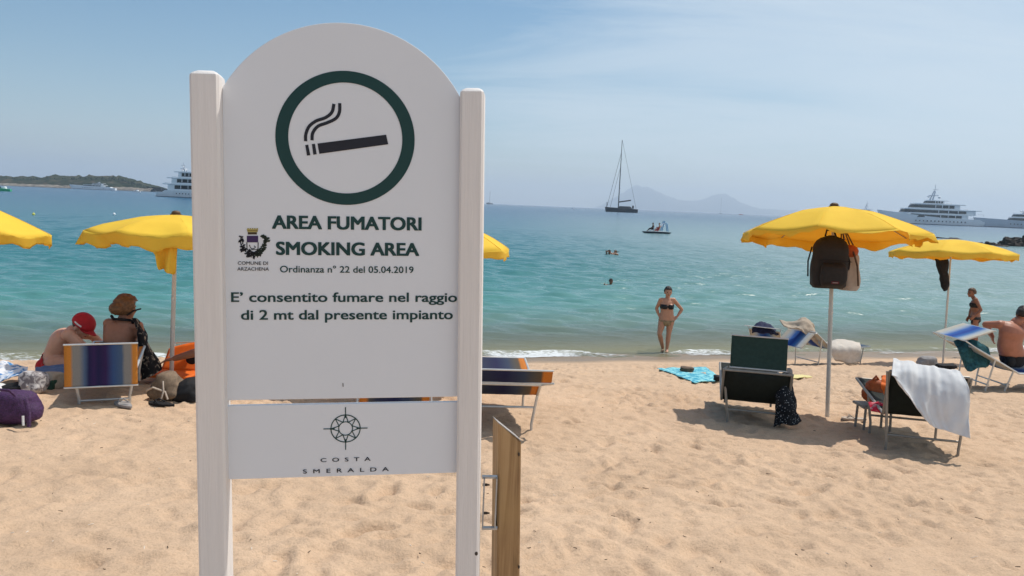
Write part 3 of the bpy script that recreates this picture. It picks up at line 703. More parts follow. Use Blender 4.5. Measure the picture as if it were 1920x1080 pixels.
# centre loungers behind the sign
lb2 = G(939, 806); L2 = lounger(lb2 + Vector((.0, .03, 0)), math.radians(4), 'dark striped lounger with orange edges beside the right sign post', M_strd, tube=M_alu, prof=[(1.3, .33), (-.0, .29), (-.20, .425)], shade=((-.25, .45), (-.32, .565)), legs=(-.01, .85), wid=.58, legw=.50, shade_w=.74, sag=.015, barz=.19)
lb3 = G(740, 800); L3 = lounger(lb3, math.radians(6), 'dark striped lounger behind the sign, glimpsed through the gap between the panels', M_strd, prof=[(1.3, .33), (0, .31), (-.1, .33)], shade=((-.14, .19), (-.15, .34)), legs=(0, .9), wid=.54, legw=.45, sag=.02)
# green loungers on the right
lb4 = G(1412, 797); L4 = lounger(lb4, math.radians(-14), 'dark green lounger seen from behind, sunshade raised above its black back', M_grnblk, tube=M_dkalu, prof=[(1.4, .30), (.08, .20), (-.10, .525)], shade=((-.08, .55), (-.0, .84)), shade_mat=M_grn, legs=(.0, 1.0), legw=.47, wid=.60, shade_w=.50, sag=.07, barz=.13)
lb5 = G(1732, 850); d5 = lb5.y; L5 = lounger(lb5 + Vector((.0, .05, 0)), math.radians(-14), 'dark green lounger half covered by a draped white sheet', M_grnblk, tube=M_dkalu, prof=[(1.3, .32), (.06, .28), (-.02, .66)], legs=(-.02, .62), legw=.55, wid=.60, sag=.03, barz=.12)
# far loungers by the waterline
lb6 = G(1512, 684); L6 = lounger(lb6, math.radians(-62), 'blue and orange striped lounger by the water with a beige towel over its back', M_strb, tube=M_alu, prof=[(1.45, .36), (.35, .34), (-.18, .72)], shade=((-.22, .70), (-.55, .42)), shade_w=.66, legs=(.0, 1.25), legw=.58, wid=.66)
lb7 = G(1432, 680); L7 = lounger(lb7, math.radians(-30), 'blue lounger by the water with dark clothes piled on its sunshade', M_strb, tube=M_alu, prof=[(1.3, .36), (.2, .34), (-.2, .74)], shade=((-.18, .80), (-.62, .86)), legs=(.0, 1.0), legw=.56, wid=.64)
lb8 = G(1853, 731); L8 = lounger(lb8 + Vector((.12, .10, 0)), math.radians(-86), 'lounger at the right edge with the seated man, its blue and white sunshade raised', M_strb, tube=M_alu, prof=[(1.3, .30), (.10, .28), (-.52, .60)], shade=((-.70, .70), (-.29, .84)), shade_w=.66, legs=(-.25, .02), legw=.58, wid=.66, splay=.06, arms=True)

# ------------------------------------------------------------------ draped cloths and bags
def base_of(pts):
    """ground point under the middle of a few world points"""
    c = sum(pts, Vector()) / len(pts); return c
def cloth(name, net, m, label=None, cat=None, group=None, wr=.012, ws=6, nu=30, nv=24, parent=None, thick=.006, seed=1, fold=None):
    """net: rows of world points, smoothly interpolated into a creased sheet"""
    R_, C_ = len(net), len(net[0]); o0 = base_of([q for r in net for q in r]); lo = min(q.z for r in net for q in r); o0.z = lo
    if parent is not None: o0 = parent.matrix_world.translation if parent.parent is None else o0
    def cr(a, b, c, d, t_): return .5 * ((2 * b) + (c - a) * t_ + (2 * a - 5 * b + 4 * c - d) * t_ ** 2 + (-a + 3 * b - 3 * c + d) * t_ ** 3)
    def ev(row, t_):
        n = len(row); x = min(t_ * (n - 1), n - 1 - 1e-6); i = int(x); f = x - i
        g = lambda k: row[max(0, min(n - 1, k))]
        return cr(g(i - 1), g(i), g(i + 1), g(i + 2), f)
    def fn(u, v):
        p = ev([ev(r, u) for r in net], v); e = .002
        pu = ev([ev(r, min(1, u + e)) for r in net], v) - ev([ev(r, max(0, u - e)) for r in net], v)
        pv = ev([ev(r, u) for r in net], min(1, v + e)) - ev([ev(r, u) for r in net], max(0, v - e))
        n = pu.cross(pv); n = n.normalized() if n.length > 1e-9 else Vector((0, 0, 1))
        k = nz(p, ws, seed) + .5 * nz(p, ws * 2.3, seed + 3)
        if fold: k = .35 * k + 1.0 * nz((u * fold[0] + v * fold[2], v * fold[1], 0), 1, seed + 7) + .45 * nz((u * fold[0] * 2.1, v * fold[1] * 1.7, 3), 1, seed + 8)
        return p + n * wr * k - o0
    mb = MB(); mb.grid(fn, nu, nv); o = mb.build(name, m, parent, solid=thick, ang=75); 
    if parent is None: o.location = o0
    return tag(o, label, cat, group)
def sag_bag(mb, c, w_, d_, h_, top=.55, seed=1, dent=.03, n=26, m_=14, lean=(0, 0)):
    """soft slumped bag: wide at the foot, gathered at the top"""
    rings = []
    for j in range(m_ + 1):
        f = j / m_; k = (1 - .9 * (1 - f) ** 8) * (1 + (top - 1) * f ** 1.4) * math.sqrt(max(.03, 1 - max(0, (f - .82) / .18) ** 2))
        ring = []
        for i in range(n):
            a = 2 * math.pi * i / n; ca, sa = math.cos(a), math.sin(a); e = .75
            x = math.copysign(abs(ca) ** e, ca) * w_ / 2 * k; y = math.copysign(abs(sa) ** e, sa) * d_ / 2 * k
            p = Vector((x + lean[0] * f, y + lean[1] * f, h_ * f)); q = 1 + dent / max(.05, w_) * 3 * nz(p, 7, seed) + dent / max(.05, w_) * 1.6 * nz(p, 18, seed + 2)
            ring.append(Vector(c) + Vector((p.x * q, p.y * q, p.z + dent * .8 * nz(p, 6, seed + 5))))
        rings.append(ring)
    mb.rings(rings)
def sc(d): return d / F        # metres per photo pixel

# things on the left
g = G(18, 801); k = sc(g.y)
T = thing('beach_bag', g, 'purple woven beach bag standing on the sand at the left edge', 'bag')
mb = MB(); sag_bag(mb, (-.02, .1, -.01), 112 * k, .26, 70 * k, .60, 3, .02); mb.build('bag_body', M_purpbag, T)
mb = MB(); mb.tube([(36 * k, -.02, 58 * k), (47 * k, -.05, 34 * k), (48 * k, -.06, 8 * k)], .014, 8); mb.tube([(-30 * k, -.02, 62 * k), (-20 * k, -.03, 76 * k), (5 * k, -.02, 74 * k), (14 * k, 0, 62 * k)], .010, 8); mb.build('handle', M_purpbag, T)
mb = MB(); mb.tube([(40 * k, -.075, 30 * k), (42 * k, -.085, 12 * k)], .008, 6); mb.build('trim', M_white, T)
g = G(62, 740); k = sc(g.y)
T = thing('beach_bag', g, 'grey and white floral cloth bag between the towels and the striped lounger', 'bag')
mb = MB(); sag_bag(mb, (0, 0, -.01), 56 * k, .22, 52 * k, .62, 9, .03); mb.build('bag_body', M_floral, T)
mb = MB(); mb.tube([(-14 * k, 0, 44 * k), (-8 * k, -.06, 30 * k), (4 * k, -.1, 22 * k)], .008, 6); mb.build('strap', M_floral, T)
net = [[P(-26, 684, 6.9), P(0, 676, 6.9), P(22, 680, 6.9), P(46, 688, 6.9)], [P(-28, 700, 6.65), P(2, 696, 6.6), P(24, 694, 6.6), P(52, 694, 6.65)], [P(-26, 722, 6.42), P(2, 716, 6.38), P(22, 712, 6.38), P(44, 708, 6.42)]]
cloth('beach_towel', net, M_towelbw, 'crumpled blue and white towel heaped at the left edge', 'towel', wr=.05, ws=7, nu=40, nv=30, seed=4)
g = G(30, 738); k = sc(g.y)
mb = MB(); sag_bag(mb, (0, 0, -.02), 50 * k, .22, 26 * k, .8, 5, .03); o = mb.build('clothes_pile', M_blk); o.location = g; tag(o, 'heap of black clothes under the blue and white towel', 'clothes')
g = G(2, 737)
mb = MB(); sag_bag(mb, (0, 0, -.02), 34 * k, .16, 20 * k, .8, 6, .03); o = mb.build('cloth_bundle', M_white); o.location = g; tag(o, 'small white cloth bundle beside the purple bag', 'cloth')
net = [[P(68, 690, 7.05), P(90, 688, 7.05), P(122, 688, 7.05)], [P(66, 697, 6.9), P(90, 695, 6.9), P(122, 696, 6.9)], [P(74, 706, 6.75), P(92, 704, 6.75), P(122, 705, 6.75)]]
cloth('folded_towel', net, M_denim, 'folded blue towel on the bags behind the striped lounger', 'towel', wr=.02, ws=9, thick=.03)
g = G(92, 729); k = sc(g.y)
T = thing('beach_bag', g, 'cream and dark green cloth bag under the folded blue towel', 'bag')
mb = MB(); sag_bag(mb, (0, 0, -.02), 60 * k, .22, 38 * k, .72, 15, .03); mb.build('bag_body', M_beige, T)
mb = MB(); sag_bag(mb, (.07, -.07, -.02), 24 * k, .14, 26 * k, .6, 25, .03); mb.build('side_pocket', mat('dark_green_cloth', (.015, .05, .03), .8, .3, 20), T)
g = G(300, 753); k = sc(g.y)
T = thing('beach_bag', g + Vector((0, .1, 0)), 'slumped khaki canvas bag on the sand beside the left sign post', 'bag')
mb = MB(); sag_bag(mb, (0, 0, -.02), 80 * k, .30, 56 * k, .45, 21, .045, lean=(.03, .03)); mb.build('bag_body', M_khaki, T)
mb = MB(); mb.tube([(-26 * k, -.10, 20 * k), (-8 * k, -.15, 30 * k), (14 * k, -.14, 22 * k), (20 * k, -.15, 8 * k)], .009, 6); mb.tube([(6 * k, -.10, 40 * k), (12 * k, -.15, 24 * k), (8 * k, -.16, 6 * k)], .008, 6); mb.build('strap', M_tote, T)
g = G(352, 752)
mb = MB(); sag_bag(mb, (0, 0, -.02), 56 * k, .26, 48 * k, .7, 31, .04); o = mb.build('dark_bag', M_blk); o.location = g; tag(o, 'black bag slumped against the khaki bag by the sign post', 'bag')
g = G(348, 712); k = sc(g.y)
T = thing('beach_chair', g, 'bright orange low beach chair back behind the left sign post', 'chair')
mb = MB()
def oc(u, v):
    x = (-44 + 84 * u) * k; z = .10 + (52 * k) * v - .05 * v * (1 - u) ** 2 * 2; return (x, .18 * v - .02 - .03 * math.sin(math.pi * u), z)
mb.grid(oc, 14, 10); mb.build('backrest', M_orange, T, solid=.02)
mb = MB(); mb.grid(lambda u, v: ((-44 + 84 * u) * k, -.02 + .40 * -v + .0, .10 + .02 * v), 10, 8); mb.build('seat', M_orange, T, solid=.02)
mb = MB(); mb.tube([(-44 * k, .02, -.03), (-44 * k, 0, .1), (-32 * k, .17, .10 + 46 * k), (38 * k, .17, .10 + 52 * k), (40 * k, 0, .1), (40 * k, .02, -.03)], .010, 8); mb.build('frame', M_alu, T)
mb = MB(); mb.ell((14 * k, -.03, .22), ((.06, 0, 0), (0, .012, 0), (0, 0, .05)), 12, 8); mb.build('patch', M_blk, T)
g = ground_at(456, 6.65); k = sc(8)
mb = MB(); sag_bag(mb, (0, 0, -.02), 62 * k, .3, .22, .8, 33, .03); o = mb.build('dark_bag', M_blk); o.location = P(456, 770, 7.2); o.location.z = float(ground_z(o.location.x, o.location.y)) ; tag(o, 'dark bag behind the sign, seen through the gap at its left end', 'bag')
def sandal(px, py, rz, label, m, grp):
    g = G(px, py); T = thing('sandal', g + Vector((0, 0, .012)), label, 'sandal', grp, rz)
    mb = MB(); pts = []
    for i in range(18):
        a = 2 * math.pi * i / 18; wdt = .044 + .012 * math.sin(a); pts.append((wdt * math.cos(a), .125 * math.sin(a)))
    mb.rings([[Vector((x, y, 0)) for x, y in pts], [Vector((x, y, .018)) for x, y in pts]]); mb.build('sole', m, T, ang=30)
    mb = MB(); mb.tube([(-.045, .0, .018), (-.02, .045, .045), (0, .07, .02), (.02, .045, .045), (.045, 0, .018)], .006, 6); mb.build('strap', m, T)
sandal(232, 763, .9, 'grey sandal under the feet of the striped lounger', M_greycl, 'sandals on the sand')
sandal(303, 762, 1.3, 'dark sandal in front of the khaki bag', M_blk, 'sandals on the sand')
sandal(1601, 789, 1.5, 'pale flip-flop beside the umbrella pole', M_tote, 'sandals on the sand')

# hanging under the big umbrella: rucksack and tote
k = sc(du); hx = P(1553, 494, du - .17); ux_ = Vector((1, 0, 0))
T = thing('backpack', P(1551, 540, du - .16), 'charcoal backpack hanging from the pole under the big yellow umbrella', 'backpack')
mb = MB(); rings = []
for j in range(19):
    f = j / 18; z = f * 97 * k
    if f < .72: hw = 29 + 3 * math.sin(f / .72 * math.pi); dp = .10
    else: q = (f - .72) / .28; hw = 29.5 * math.sqrt(max(.02, 1 - q ** 2.2)) ; dp = .11 * math.sqrt(max(.06, 1 - q ** 2)) 
    if j == 0: hw *= .9; dp *= .6
    ring = []
    for i in range(28):
        a = 2 * math.pi * i / 28; ca, sa = math.cos(a), math.sin(a); e = .55
        p = Vector((math.copysign(abs(ca) ** e, ca) * hw * k, math.copysign(abs(sa) ** e, sa) * dp, z)); ring.append(p * 1.0 + Vector((.008 * nz(p, 11, 2), .014 * nz(p, 9, 3), 0)))
    rings.append(ring)
M_char = mat('charcoal_nylon', (.018, .016, .016), .7, .2, 30, .3, 200)
mb.rings(rings); mb.build('pack_body', M_char, T)
mb = MB(); rings = []
for j in range(9):
    f = j / 8; hw = 24 * (1 - .5 * abs(f - .5) ** 3 * 4); dp = .05 * math.sqrt(max(.05, 1 - (2 * f - 1) ** 4)); rings.append([Vector((math.copysign(abs(math.cos(a)) ** .6, math.cos(a)) * hw * k, -.10 - dp * .5 + math.copysign(abs(math.sin(a)) ** .6, math.sin(a)) * dp, (4 + 44 * f) * k)) for a in [2 * math.pi * i / 22 for i in range(22)]])
mb.rings(rings); pk = mb.build('front_pocket', M_char, T)
mb = MB(); mb.box((.0, -.178, 13 * k), (14 * k, .004, 4.4 * k), bev=.001); pt = mb.build('badge', mat('dark_red', (.12, .01, .015), .7), pk); mb = MB(); mb.box((0, -.181, 13 * k), (10 * k, .002, 1.4 * k)); mb.build('badge_strip', M_greycl, pt)
mb = MB(); mb.tube([(-30 * k, -.128, 52 * k), (-10 * k, -.142, 53 * k), (12 * k, -.142, 52 * k), (30 * k, -.128, 51 * k)], .004, 6); mb.build('zip', M_blk, T)
mb = MB(); mb.tube([(-10 * k, .02, 95 * k), (-6 * k, .05, 106 * k), (8 * k, .06, 106 * k), (10 * k, .02, 94 * k)], .009, 8); mb.tube([(30 * k, .04, 78 * k), (37 * k, .0, 50 * k), (36 * k, .0, 22 * k)], .009, 8); mb.tube([(-30 * k, .06, 74 * k), (-38 * k, .02, 48 * k), (-36 * k, .02, 20 * k)], .008, 8); mb.build('strap', M_blk, T)
T = thing('tote_bag', P(1588, 543, du - .05), 'cream tote bag with dark straps hanging behind the charcoal backpack', 'bag')
mb = MB(); rings = []
for j in range(15):
    f = j / 14; hw = 20 - 7 * f + 2 * math.sin(f * 3.1); dp = .13 - .075 * f + .02 * math.sin(f * 3.1)
    if j == 0: hw *= .8
    ring = []
    for i in range(24):
        a = 2 * math.pi * i / 24; ca, sa = math.cos(a), math.sin(a); p = Vector((math.copysign(abs(ca) ** .8, ca) * hw * k, math.copysign(abs(sa) ** .8, sa) * dp, f * 78 * k)); ring.append(p + Vector((.02 * nz(p, 9, 5) - 3 * k * f, .02 * nz(p, 8, 7), 0)))
    rings.append(ring)
mb.rings(rings); mb.build('bag_body', M_tote, T)
mb = MB()
for o_ in (-.05, .05): mb.tube([(-14 * k, o_, 76 * k), (-18 * k, o_ * .4, 104 * k), (-10 * k, o_ * .4, 104 * k), (5 * k, o_, 76 * k)], .007, 6)
mb.tube([(-3 * k, -.11, 72 * k), (4 * k, -.14, 46 * k), (8 * k, -.15, 10 * k)], .009, 6); mb.build('strap', M_brown, T)
mb = MB(); mb.ell((-4 * k, -.02, 72 * k), ((15 * k, 0, 0), (0, .06, 0), (0, 0, 12 * k)), 14, 9); o = mb.build('orange_cloth', M_rust); o.location = T.location + Vector((0, -.03, 0)); tag(o, 'orange cloth stuffed in the mouth of the cream tote bag', 'cloth')
# black cloth under the farther umbrella
d2 = u2.y; k = sc(d2)
net = [[P(1753, 486, d2), P(1763, 488, d2 - .1), P(1776, 486, d2 - .03)], [P(1759, 508, d2), P(1765, 510, d2 - .1), P(1777, 508, d2 - .03)], [P(1765, 530, d2), P(1769, 531, d2 - .08), P(1778, 528, d2 - .03)], [P(1770, 543, d2), P(1772, 545, d2 - .05), P(1777, 541, d2 - .03)]]
cloth('hanging_cloth', net, M_blk, 'black cloth hanging beside the pole of the farther yellow umbrella', 'cloth', wr=.03, ws=5, nu=16, nv=20, thick=.03)
# speckled garment hanging on the green lounger
d4 = lb4.y
net = [[P(1455, 716, d4 - .05), P(1466, 700, d4 - .05), P(1476, 702, d4 - .05), P(1484, 716, d4 - .02)], [P(1456, 745, d4 - .08), P(1464, 742, d4 - .14), P(1478, 742, d4 - .14), P(1490, 746, d4 - .04)], [P(1453, 775, d4 - .08), P(1466, 772, d4 - .16), P(1480, 774, d4 - .16), P(1494, 772, d4 - .04)], [P(1452, 800, d4 - .08), P(1468, 794, d4 - .15), P(1484, 798, d4 - .15), P(1499, 790, d4 - .04)]]
cloth('hanging_dress', net, M_dots, 'black dress with white speckles hanging from the green lounger frame', 'dress', wr=.028, ws=9, nu=26, nv=30, thick=.02)
net = [[P(1476, 690, d4 + .1), P(1482, 690, d4 + .1), P(1486, 694, d4 + .1)], [P(1476, 704, d4 + .05), P(1482, 706, d4 + .05), P(1487, 708, d4 + .05)], [P(1478, 718, d4 + .05), P(1483, 719, d4 + .05), P(1487, 718, d4 + .05)]]
cloth('small_towel', net, M_greycl, 'small pale grey cloth above the speckled black dress', 'cloth', nu=10, nv=10)
# white sheet over the second green lounger
net = [[P(1675, 671, d5 + .14), P(1710, 679, d5 + .10), P(1755, 689, d5 + .04), P(1800, 697, d5 - .03)],
       [P(1673, 692, d5 + .02), P(1712, 702, d5 - .02), P(1760, 714, d5 - .08), P(1815, 722, d5 - .16)],
       [P(1673, 702, d5 - .04), P(1716, 742, d5 - .10), P(1762, 752, d5 - .16), P(1819, 752, d5 - .22)],
       [P(1676, 704, d5 - .06), P(1726, 768, d5 - .15), P(1768, 788, d5 - .20), P(1817, 792, d5 - .27)],
       [P(1682, 706, d5 - .06), P(1738, 790, d5 - .18), P(1776, 808, d5 - .23), P(1819, 822, d5 - .30)]]
cloth('white_sheet', net, M_white, 'white sheet draped over the back of the second green lounger', 'towel', wr=.024, ws=7.5, nu=70, nv=60, seed=6, fold=(7.0, 1.3, 2.5))
g5 = G(1642, 812); k = sc(g5.y)
T = thing('shoulder_bag', P(1640, 757, g5.y + .2), 'rust orange leather bag on the stool left of the white sheet', 'bag')
mb = MB(); sag_bag(mb, (0, 0, 0), 58 * k, .22, 50 * k, .42, 41, .03, lean=(-.01, 0)); mb.build('bag_body', M_rust, T)
mb = MB(); mb.tube([(-14 * k, 0, 40 * k), (-4 * k, -.02, 56 * k), (10 * k, 0, 40 * k)], .012, 8); mb.build('handle', M_rust, T)
T2 = thing('beach_stool', (T.location.x, T.location.y, float(ground_z(T.location.x, T.location.y))), 'small low stool carrying the rust orange bag', 'stool'); hz_ = T.location.z - T2.location.z
mb = MB(); mb.box((0, 0, hz_ - .015), (.32, .24, .022), bev=.004); mb.build('seat', M_dkalu, T2)
for sx in (-1, 1):
    for sy in (-1, 1):
        mb = MB(); mb.tube([(sx * .125, sy * .09, -.03), (sx * .12, sy * .085, hz_ - .02)], .012, 6); mb.build('leg', M_dkalu, T2)
net = [[P(1655, 708, d5 + .5), P(1668, 704, d5 + .5), P(1684, 706, d5 + .5)], [P(1652, 722, d5 + .4), P(1668, 718, d5 + .38), P(1690, 716, d5 + .4)], [P(1658, 738, d5 + .38), P(1670, 734, d5 + .36), P(1688, 728, d5 + .36)]]
cloth('orange_cloth', net, M_orange, 'bright orange cloth bunched between the rust bag and the white sheet', 'cloth', wr=.04, ws=9, thick=.02)
net = [[P(1630, 758, d5 + .5), P(1645, 755, d5 + .45), P(1662, 760, d5 + .42)], [P(1632, 766, d5 + .42), P(1646, 766, d5 + .38), P(1662, 769, d5 + .38)], [P(1634, 771, d5 + .4), P(1648, 773, d5 + .36), P(1662, 777, d5 + .36)]]
cloth('small_towel', net, M_redwhite, 'red and white printed towel hanging below the rust orange bag', 'towel', wr=.02, ws=12, thick=.02)
# towels lying on the sand
def lying(name, quad, m, label, cat, wr=.012, nu=26, nv=18, thick=.012):
    A = [G(*q) for q in quad]; net = []
    for j in range(4):
        v = j / 3; row = []
        for i in range(4):
            u = i / 3; p = (A[0] * (1 - u) + A[1] * u) * (1 - v) + (A[3] * (1 - u) + A[2] * u) * v; p.z = float(ground_z(p.x, p.y)) + .03; row.append(p)
        net.append(row)
    return cloth(name, net, m, label, cat, wr=wr, ws=5, nu=nu, nv=nv, thick=thick)
lying('beach_towel', [(1232, 695), (1322, 691), (1352, 716), (1300, 720)], M_turq, 'turquoise towel spread on the sand near the waterline', 'towel', .02)
lying('beach_towel', [(1474, 706), (1505, 706), (1523, 710), (1480, 714)], M_yelt, 'pale yellow towel lying behind the speckled dress', 'towel')
g = G(1287, 700); k = sc(g.y); mb = MB(); sag_bag(mb, (0, 0, .02), 27 * k, .2, 11 * k, .9, 51, .02); o = mb.build('bag', M_brown); o.location = g; tag(o, 'small brown bag lying on the turquoise towel', 'bag')
g = G(1344, 718); k = sc(g.y); mb = MB(); sag_bag(mb, (0, 0, .02), 16 * k, .14, 13 * k, .8, 52, .02); o = mb.build('bag', M_blk); o.location = g; tag(o, 'small dark bag at the turquoise towel corner by the green lounger', 'bag')
g = G(1738, 690); k = sc(g.y); mb = MB(); sag_bag(mb, (0, 0, -.02), 40 * k, .3, 26 * k, .7, 53, .04); o = mb.build('clothes_pile', M_greycl); o.location = g; tag(o, 'grey brown heap of clothes behind the white sheet', 'clothes')
g = G(1772, 692); k = sc(g.y); mb = MB(); sag_bag(mb, (0, 0, -.02), 42 * k, .3, 13 * k, .8, 54, .03); o = mb.build('clothes_pile', M_blk); o.location = g; tag(o, 'flat black heap of clothes at the far umbrella pole', 'clothes')

# things on the far loungers
d6 = lb6.y
net = [[P(1462, 598, d6 + .1), P(1490, 602, d6), P(1510, 598, d6), P(1528, 612, d6)], [P(1470, 612, d6 - .1), P(1494, 614, d6 - .2), P(1516, 612, d6 - .2), P(1530, 630, d6 - .15)], [P(1480, 617, d6 - .2), P(1500, 617, d6 - .3), P(1522, 636, d6 - .25), P(1540, 654, d6 - .2)]]
cloth('beach_towel', net, M_beige, 'beige towel over the back of the blue and orange striped lounger', 'towel', wr=.05, ws=5, thick=.02)
net = [[P(1556, 640, d6 + .2), P(1580, 638, d6 + .2), P(1612, 643, d6 + .15)], [P(1556, 652, d6 - .2), P(1584, 652, d6 - .25), P(1614, 652, d6 - .2)], [P(1562, 670, d6 - .25), P(1590, 676, d6 - .3), P(1614, 674, d6 - .25)], [P(1568, 676, d6 - .24), P(1592, 681, d6 - .28), P(1612, 679, d6 - .24)]]
cloth('beach_towel', net, mat('cream_towel', (.60, .54, .47), .9, .1, 20, .3, 200), 'cream towel hanging over the foot of the striped lounger by the water', 'towel', wr=.03, ws=4, thick=.02)
d7 = lb7.y
net = [[P(1412, 613, d7), P(1425, 606, d7), P(1440, 608, d7), P(1450, 617, d7)], [P(1412, 619, d7 - .2), P(1426, 614, d7 - .3), P(1442, 616, d7 - .3), P(1456, 624, d7 - .2)], [P(1410, 624, d7 - .3), P(1426, 624, d7 - .4), P(1444, 626, d7 - .4), P(1460, 628, d7 - .3)]]
cloth('clothes_pile', net, M_navy, 'dark navy clothes piled on the blue lounger by the water', 'clothes', wr=.05, ws=8, thick=.03)
d8 = lb8.y
net = [[P(1788, 640, d8 + .1), P(1806, 636, d8 + .1), P(1830, 640, d8), P(1850, 652, d8)], [P(1797, 656, d8 - .05), P(1812, 652, d8 - .1), P(1834, 660, d8 - .1), P(1856, 672, d8 - .1)], [P(1806, 676, d8 - .1), P(1816, 676, d8 - .18), P(1834, 680, d8 - .18), P(1852, 684, d8 - .14)], [P(1810, 690, d8 - .12), P(1820, 696, d8 - .2), P(1832, 690, d8 - .2), P(1846, 688, d8 - .16)]]
cloth('beach_towel', net, M_teal, 'dark teal towel hung over the lounger back beside the seated man', 'towel', wr=.04, ws=6, thick=.02)

# ------------------------------------------------------------------ people
def figure(label, base, J, face, skin, k=1.0, female=True, belly=1.0, hands=None, voxel=.0075, head_up=(0, 0, 1), group=None, buttock=True):
    """one continuous body grown over a posed skeleton. J holds world points: hip, knee, ankle, toe, shoulder, elbow, wrist for sides a/b,
    waist, chest, neck, head. hands: per side a (direction, palm normal) pair."""
    B = Vector(base); T = thing('person', B, label, 'person', group)
    q = {n: Vector(p) - B for n, p in J.items()}
    f = Vector(face).normalized(); up = Vector(head_up).normalized(); lat = f.cross(up).normalized(); up = lat.cross(f).normalized()
    mb = MB(); hip = (q['hip_a'] + q['hip_b']) / 2; sh = (q['sho_a'] + q['sho_b']) / 2
    lh = (q['hip_b'] - q['hip_a']).normalized(); ls = (q['sho_b'] - q['sho_a']).normalized()
    ctl = [(hip - (q['waist'] - hip).normalized() * .09 * k, lh, .085, .075), (hip - (q['waist'] - hip).normalized() * .03 * k, lh, .165 if female else .155, .115),
           (hip.lerp(q['waist'], .35), lh, .168 if female else .155, .115), (q['waist'], lh.lerp(ls, .5), (.128 if female else .148) * belly, .100 * belly),
           (q['waist'].lerp(q['chest'], .55), ls, .142 if female else .165, .108), (q['chest'], ls, .152 if female else .178, .112), (q['chest'].lerp(sh, .6), ls, .150 if female else .180, .095), (sh, ls, .115, .062), (sh.lerp(q['neck'], .5), ls, .062, .052)]
    rings = []; pts = [c[0] for c in ctl]
    def crv(vals, t_):
        n = len(vals); x = min(t_ * (n - 1), n - 1 - 1e-6); i = int(x); fr = x - i; g = lambda j: vals[max(0, min(n - 1, j))]
        a, b, c, d = g(i - 1), g(i), g(i + 1), g(i + 2)
        return ((b * 2) + (c - a) * fr + (a * 2 - b * 5 + c * 4 - d) * fr ** 2 + (a * -1 + b * 3 - c * 3 + d) * fr ** 3) * .5
    for i in range(29):
        t_ = i / 28; p = crv(pts, t_); tg = (crv(pts, min(1, t_ + .02)) - crv(pts, max(0, t_ - .02))).normalized(); l = crv([c[1] for c in ctl], t_); l = (l - tg * l.dot(tg)).normalized(); d = tg.cross(l)
        a = crv([c[2] for c in ctl], t_) * k; b_ = crv([c[3] for c in ctl], t_) * k
        rings.append([p + l * math.cos(x) * a + d * math.sin(x) * b_ for x in [2 * math.pi * j / 24 for j in range(24)]])
    mb.rings(rings)
    spine = (q['chest'] - q['waist']).normalized(); fr_ = ls.cross(spine); fr_ = fr_ if fr_.dot(f) > -.2 else -fr_
    if 'front' in J: fr_ = Vector(J['front']); 
    if female:
        for s_ in (-1, 1): mb.ell(q['chest'] + ls * s_ * .068 * k + fr_ * .085 * k - spine * .012 * k, (ls * .062 * k, fr_ * .06 * k, spine * .062 * k))
    if buttock:
        for s_ in (-1, 1): mb.ell(hip + lh * s_ * .075 * k - fr_ * .06 * k - spine * .03 * k, (lh * .08 * k, fr_ * .078 * k, spine * .085 * k))
    w_ = .92 if female else 1.08
    for s_ in 'ab':
        S_, E_, W_ = q['sho_' + s_], q['elb_' + s_], q['wri_' + s_]
        mb.cap(sh.lerp(S_, .6), S_, .055 * k * w_, .056 * k * w_); m1 = S_.lerp(E_, .4); mb.cap(S_, m1, .052 * k * w_, .047 * k * w_); mb.cap(m1, E_, .047 * k * w_, .037 * k * w_)
        m2 = E_.lerp(W_, .3); mb.cap(E_, m2, .037 * k * w_, .041 * k * w_); mb.cap(m2, W_, .041 * k * w_, .026 * k * w_)
        hd, pn = (hands or {}).get(s_, ((W_ - E_).normalized(), fr_)); hd = Vector(hd).normalized(); pn = Vector(pn); pn = (pn - hd * pn.dot(hd)).normalized(); hl = hd.cross(pn)
        kc = W_ + hd * .085 * k; mb.ell(W_ + hd * .048 * k, (hl * .040 * k, pn * .016 * k, hd * .058 * k), 14, 9)
        for i, (o_, ln) in enumerate(((-.030, .066), (-.0105, .078), (.0105, .074), (.030, .056))):
            r0 = W_ + hd * .082 * k + hl * o_ * k; d1 = (hd + hl * o_ * 5.0 + pn * .12 * (1 + i * .3)).normalized(); d2 = (d1 + pn * .45).normalized()
            p1 = r0 + d1 * ln * .52 * k; p2 = p1 + d2 * ln * .48 * k; mb.cap(r0 - hd * .015, p1, .0094 * k, .0088 * k, 8); mb.cap(p1, p2, .0088 * k, .0075 * k, 8)
        t0 = W_ + hd * .030 * k - hl * .034 * k; t1 = t0 + (hd * .7 - hl * .75 + pn * .2).normalized() * .038 * k; mb.cap(t0, t1, .0125 * k, .0105 * k, 8); mb.cap(t1, t1 + (hd + pn * .35 - hl * .1).normalized() * .030 * k, .0105 * k, .0085 * k, 8)
        Hh, K_, A_ = q['hip_' + s_], q['kne_' + s_], q['ank_' + s_]
        m1 = Hh.lerp(K_, .45); mb.cap(Hh, m1, .088 * k, .074 * k); mb.cap(m1, K_, .074 * k, .052 * k)
        d_ = (A_ - K_).normalized(); bk = -fr_; bk = (bk - d_ * bk.dot(d_)).normalized() if 'toe_' + s_ not in q else (A_ - q['toe_' + s_]).normalized()
        m2 = K_.lerp(A_, .32) + bk * .014 * k; mb.cap(K_, m2, .051 * k, .054 * k); mb.cap(m2, A_, .054 * k, .033 * k)
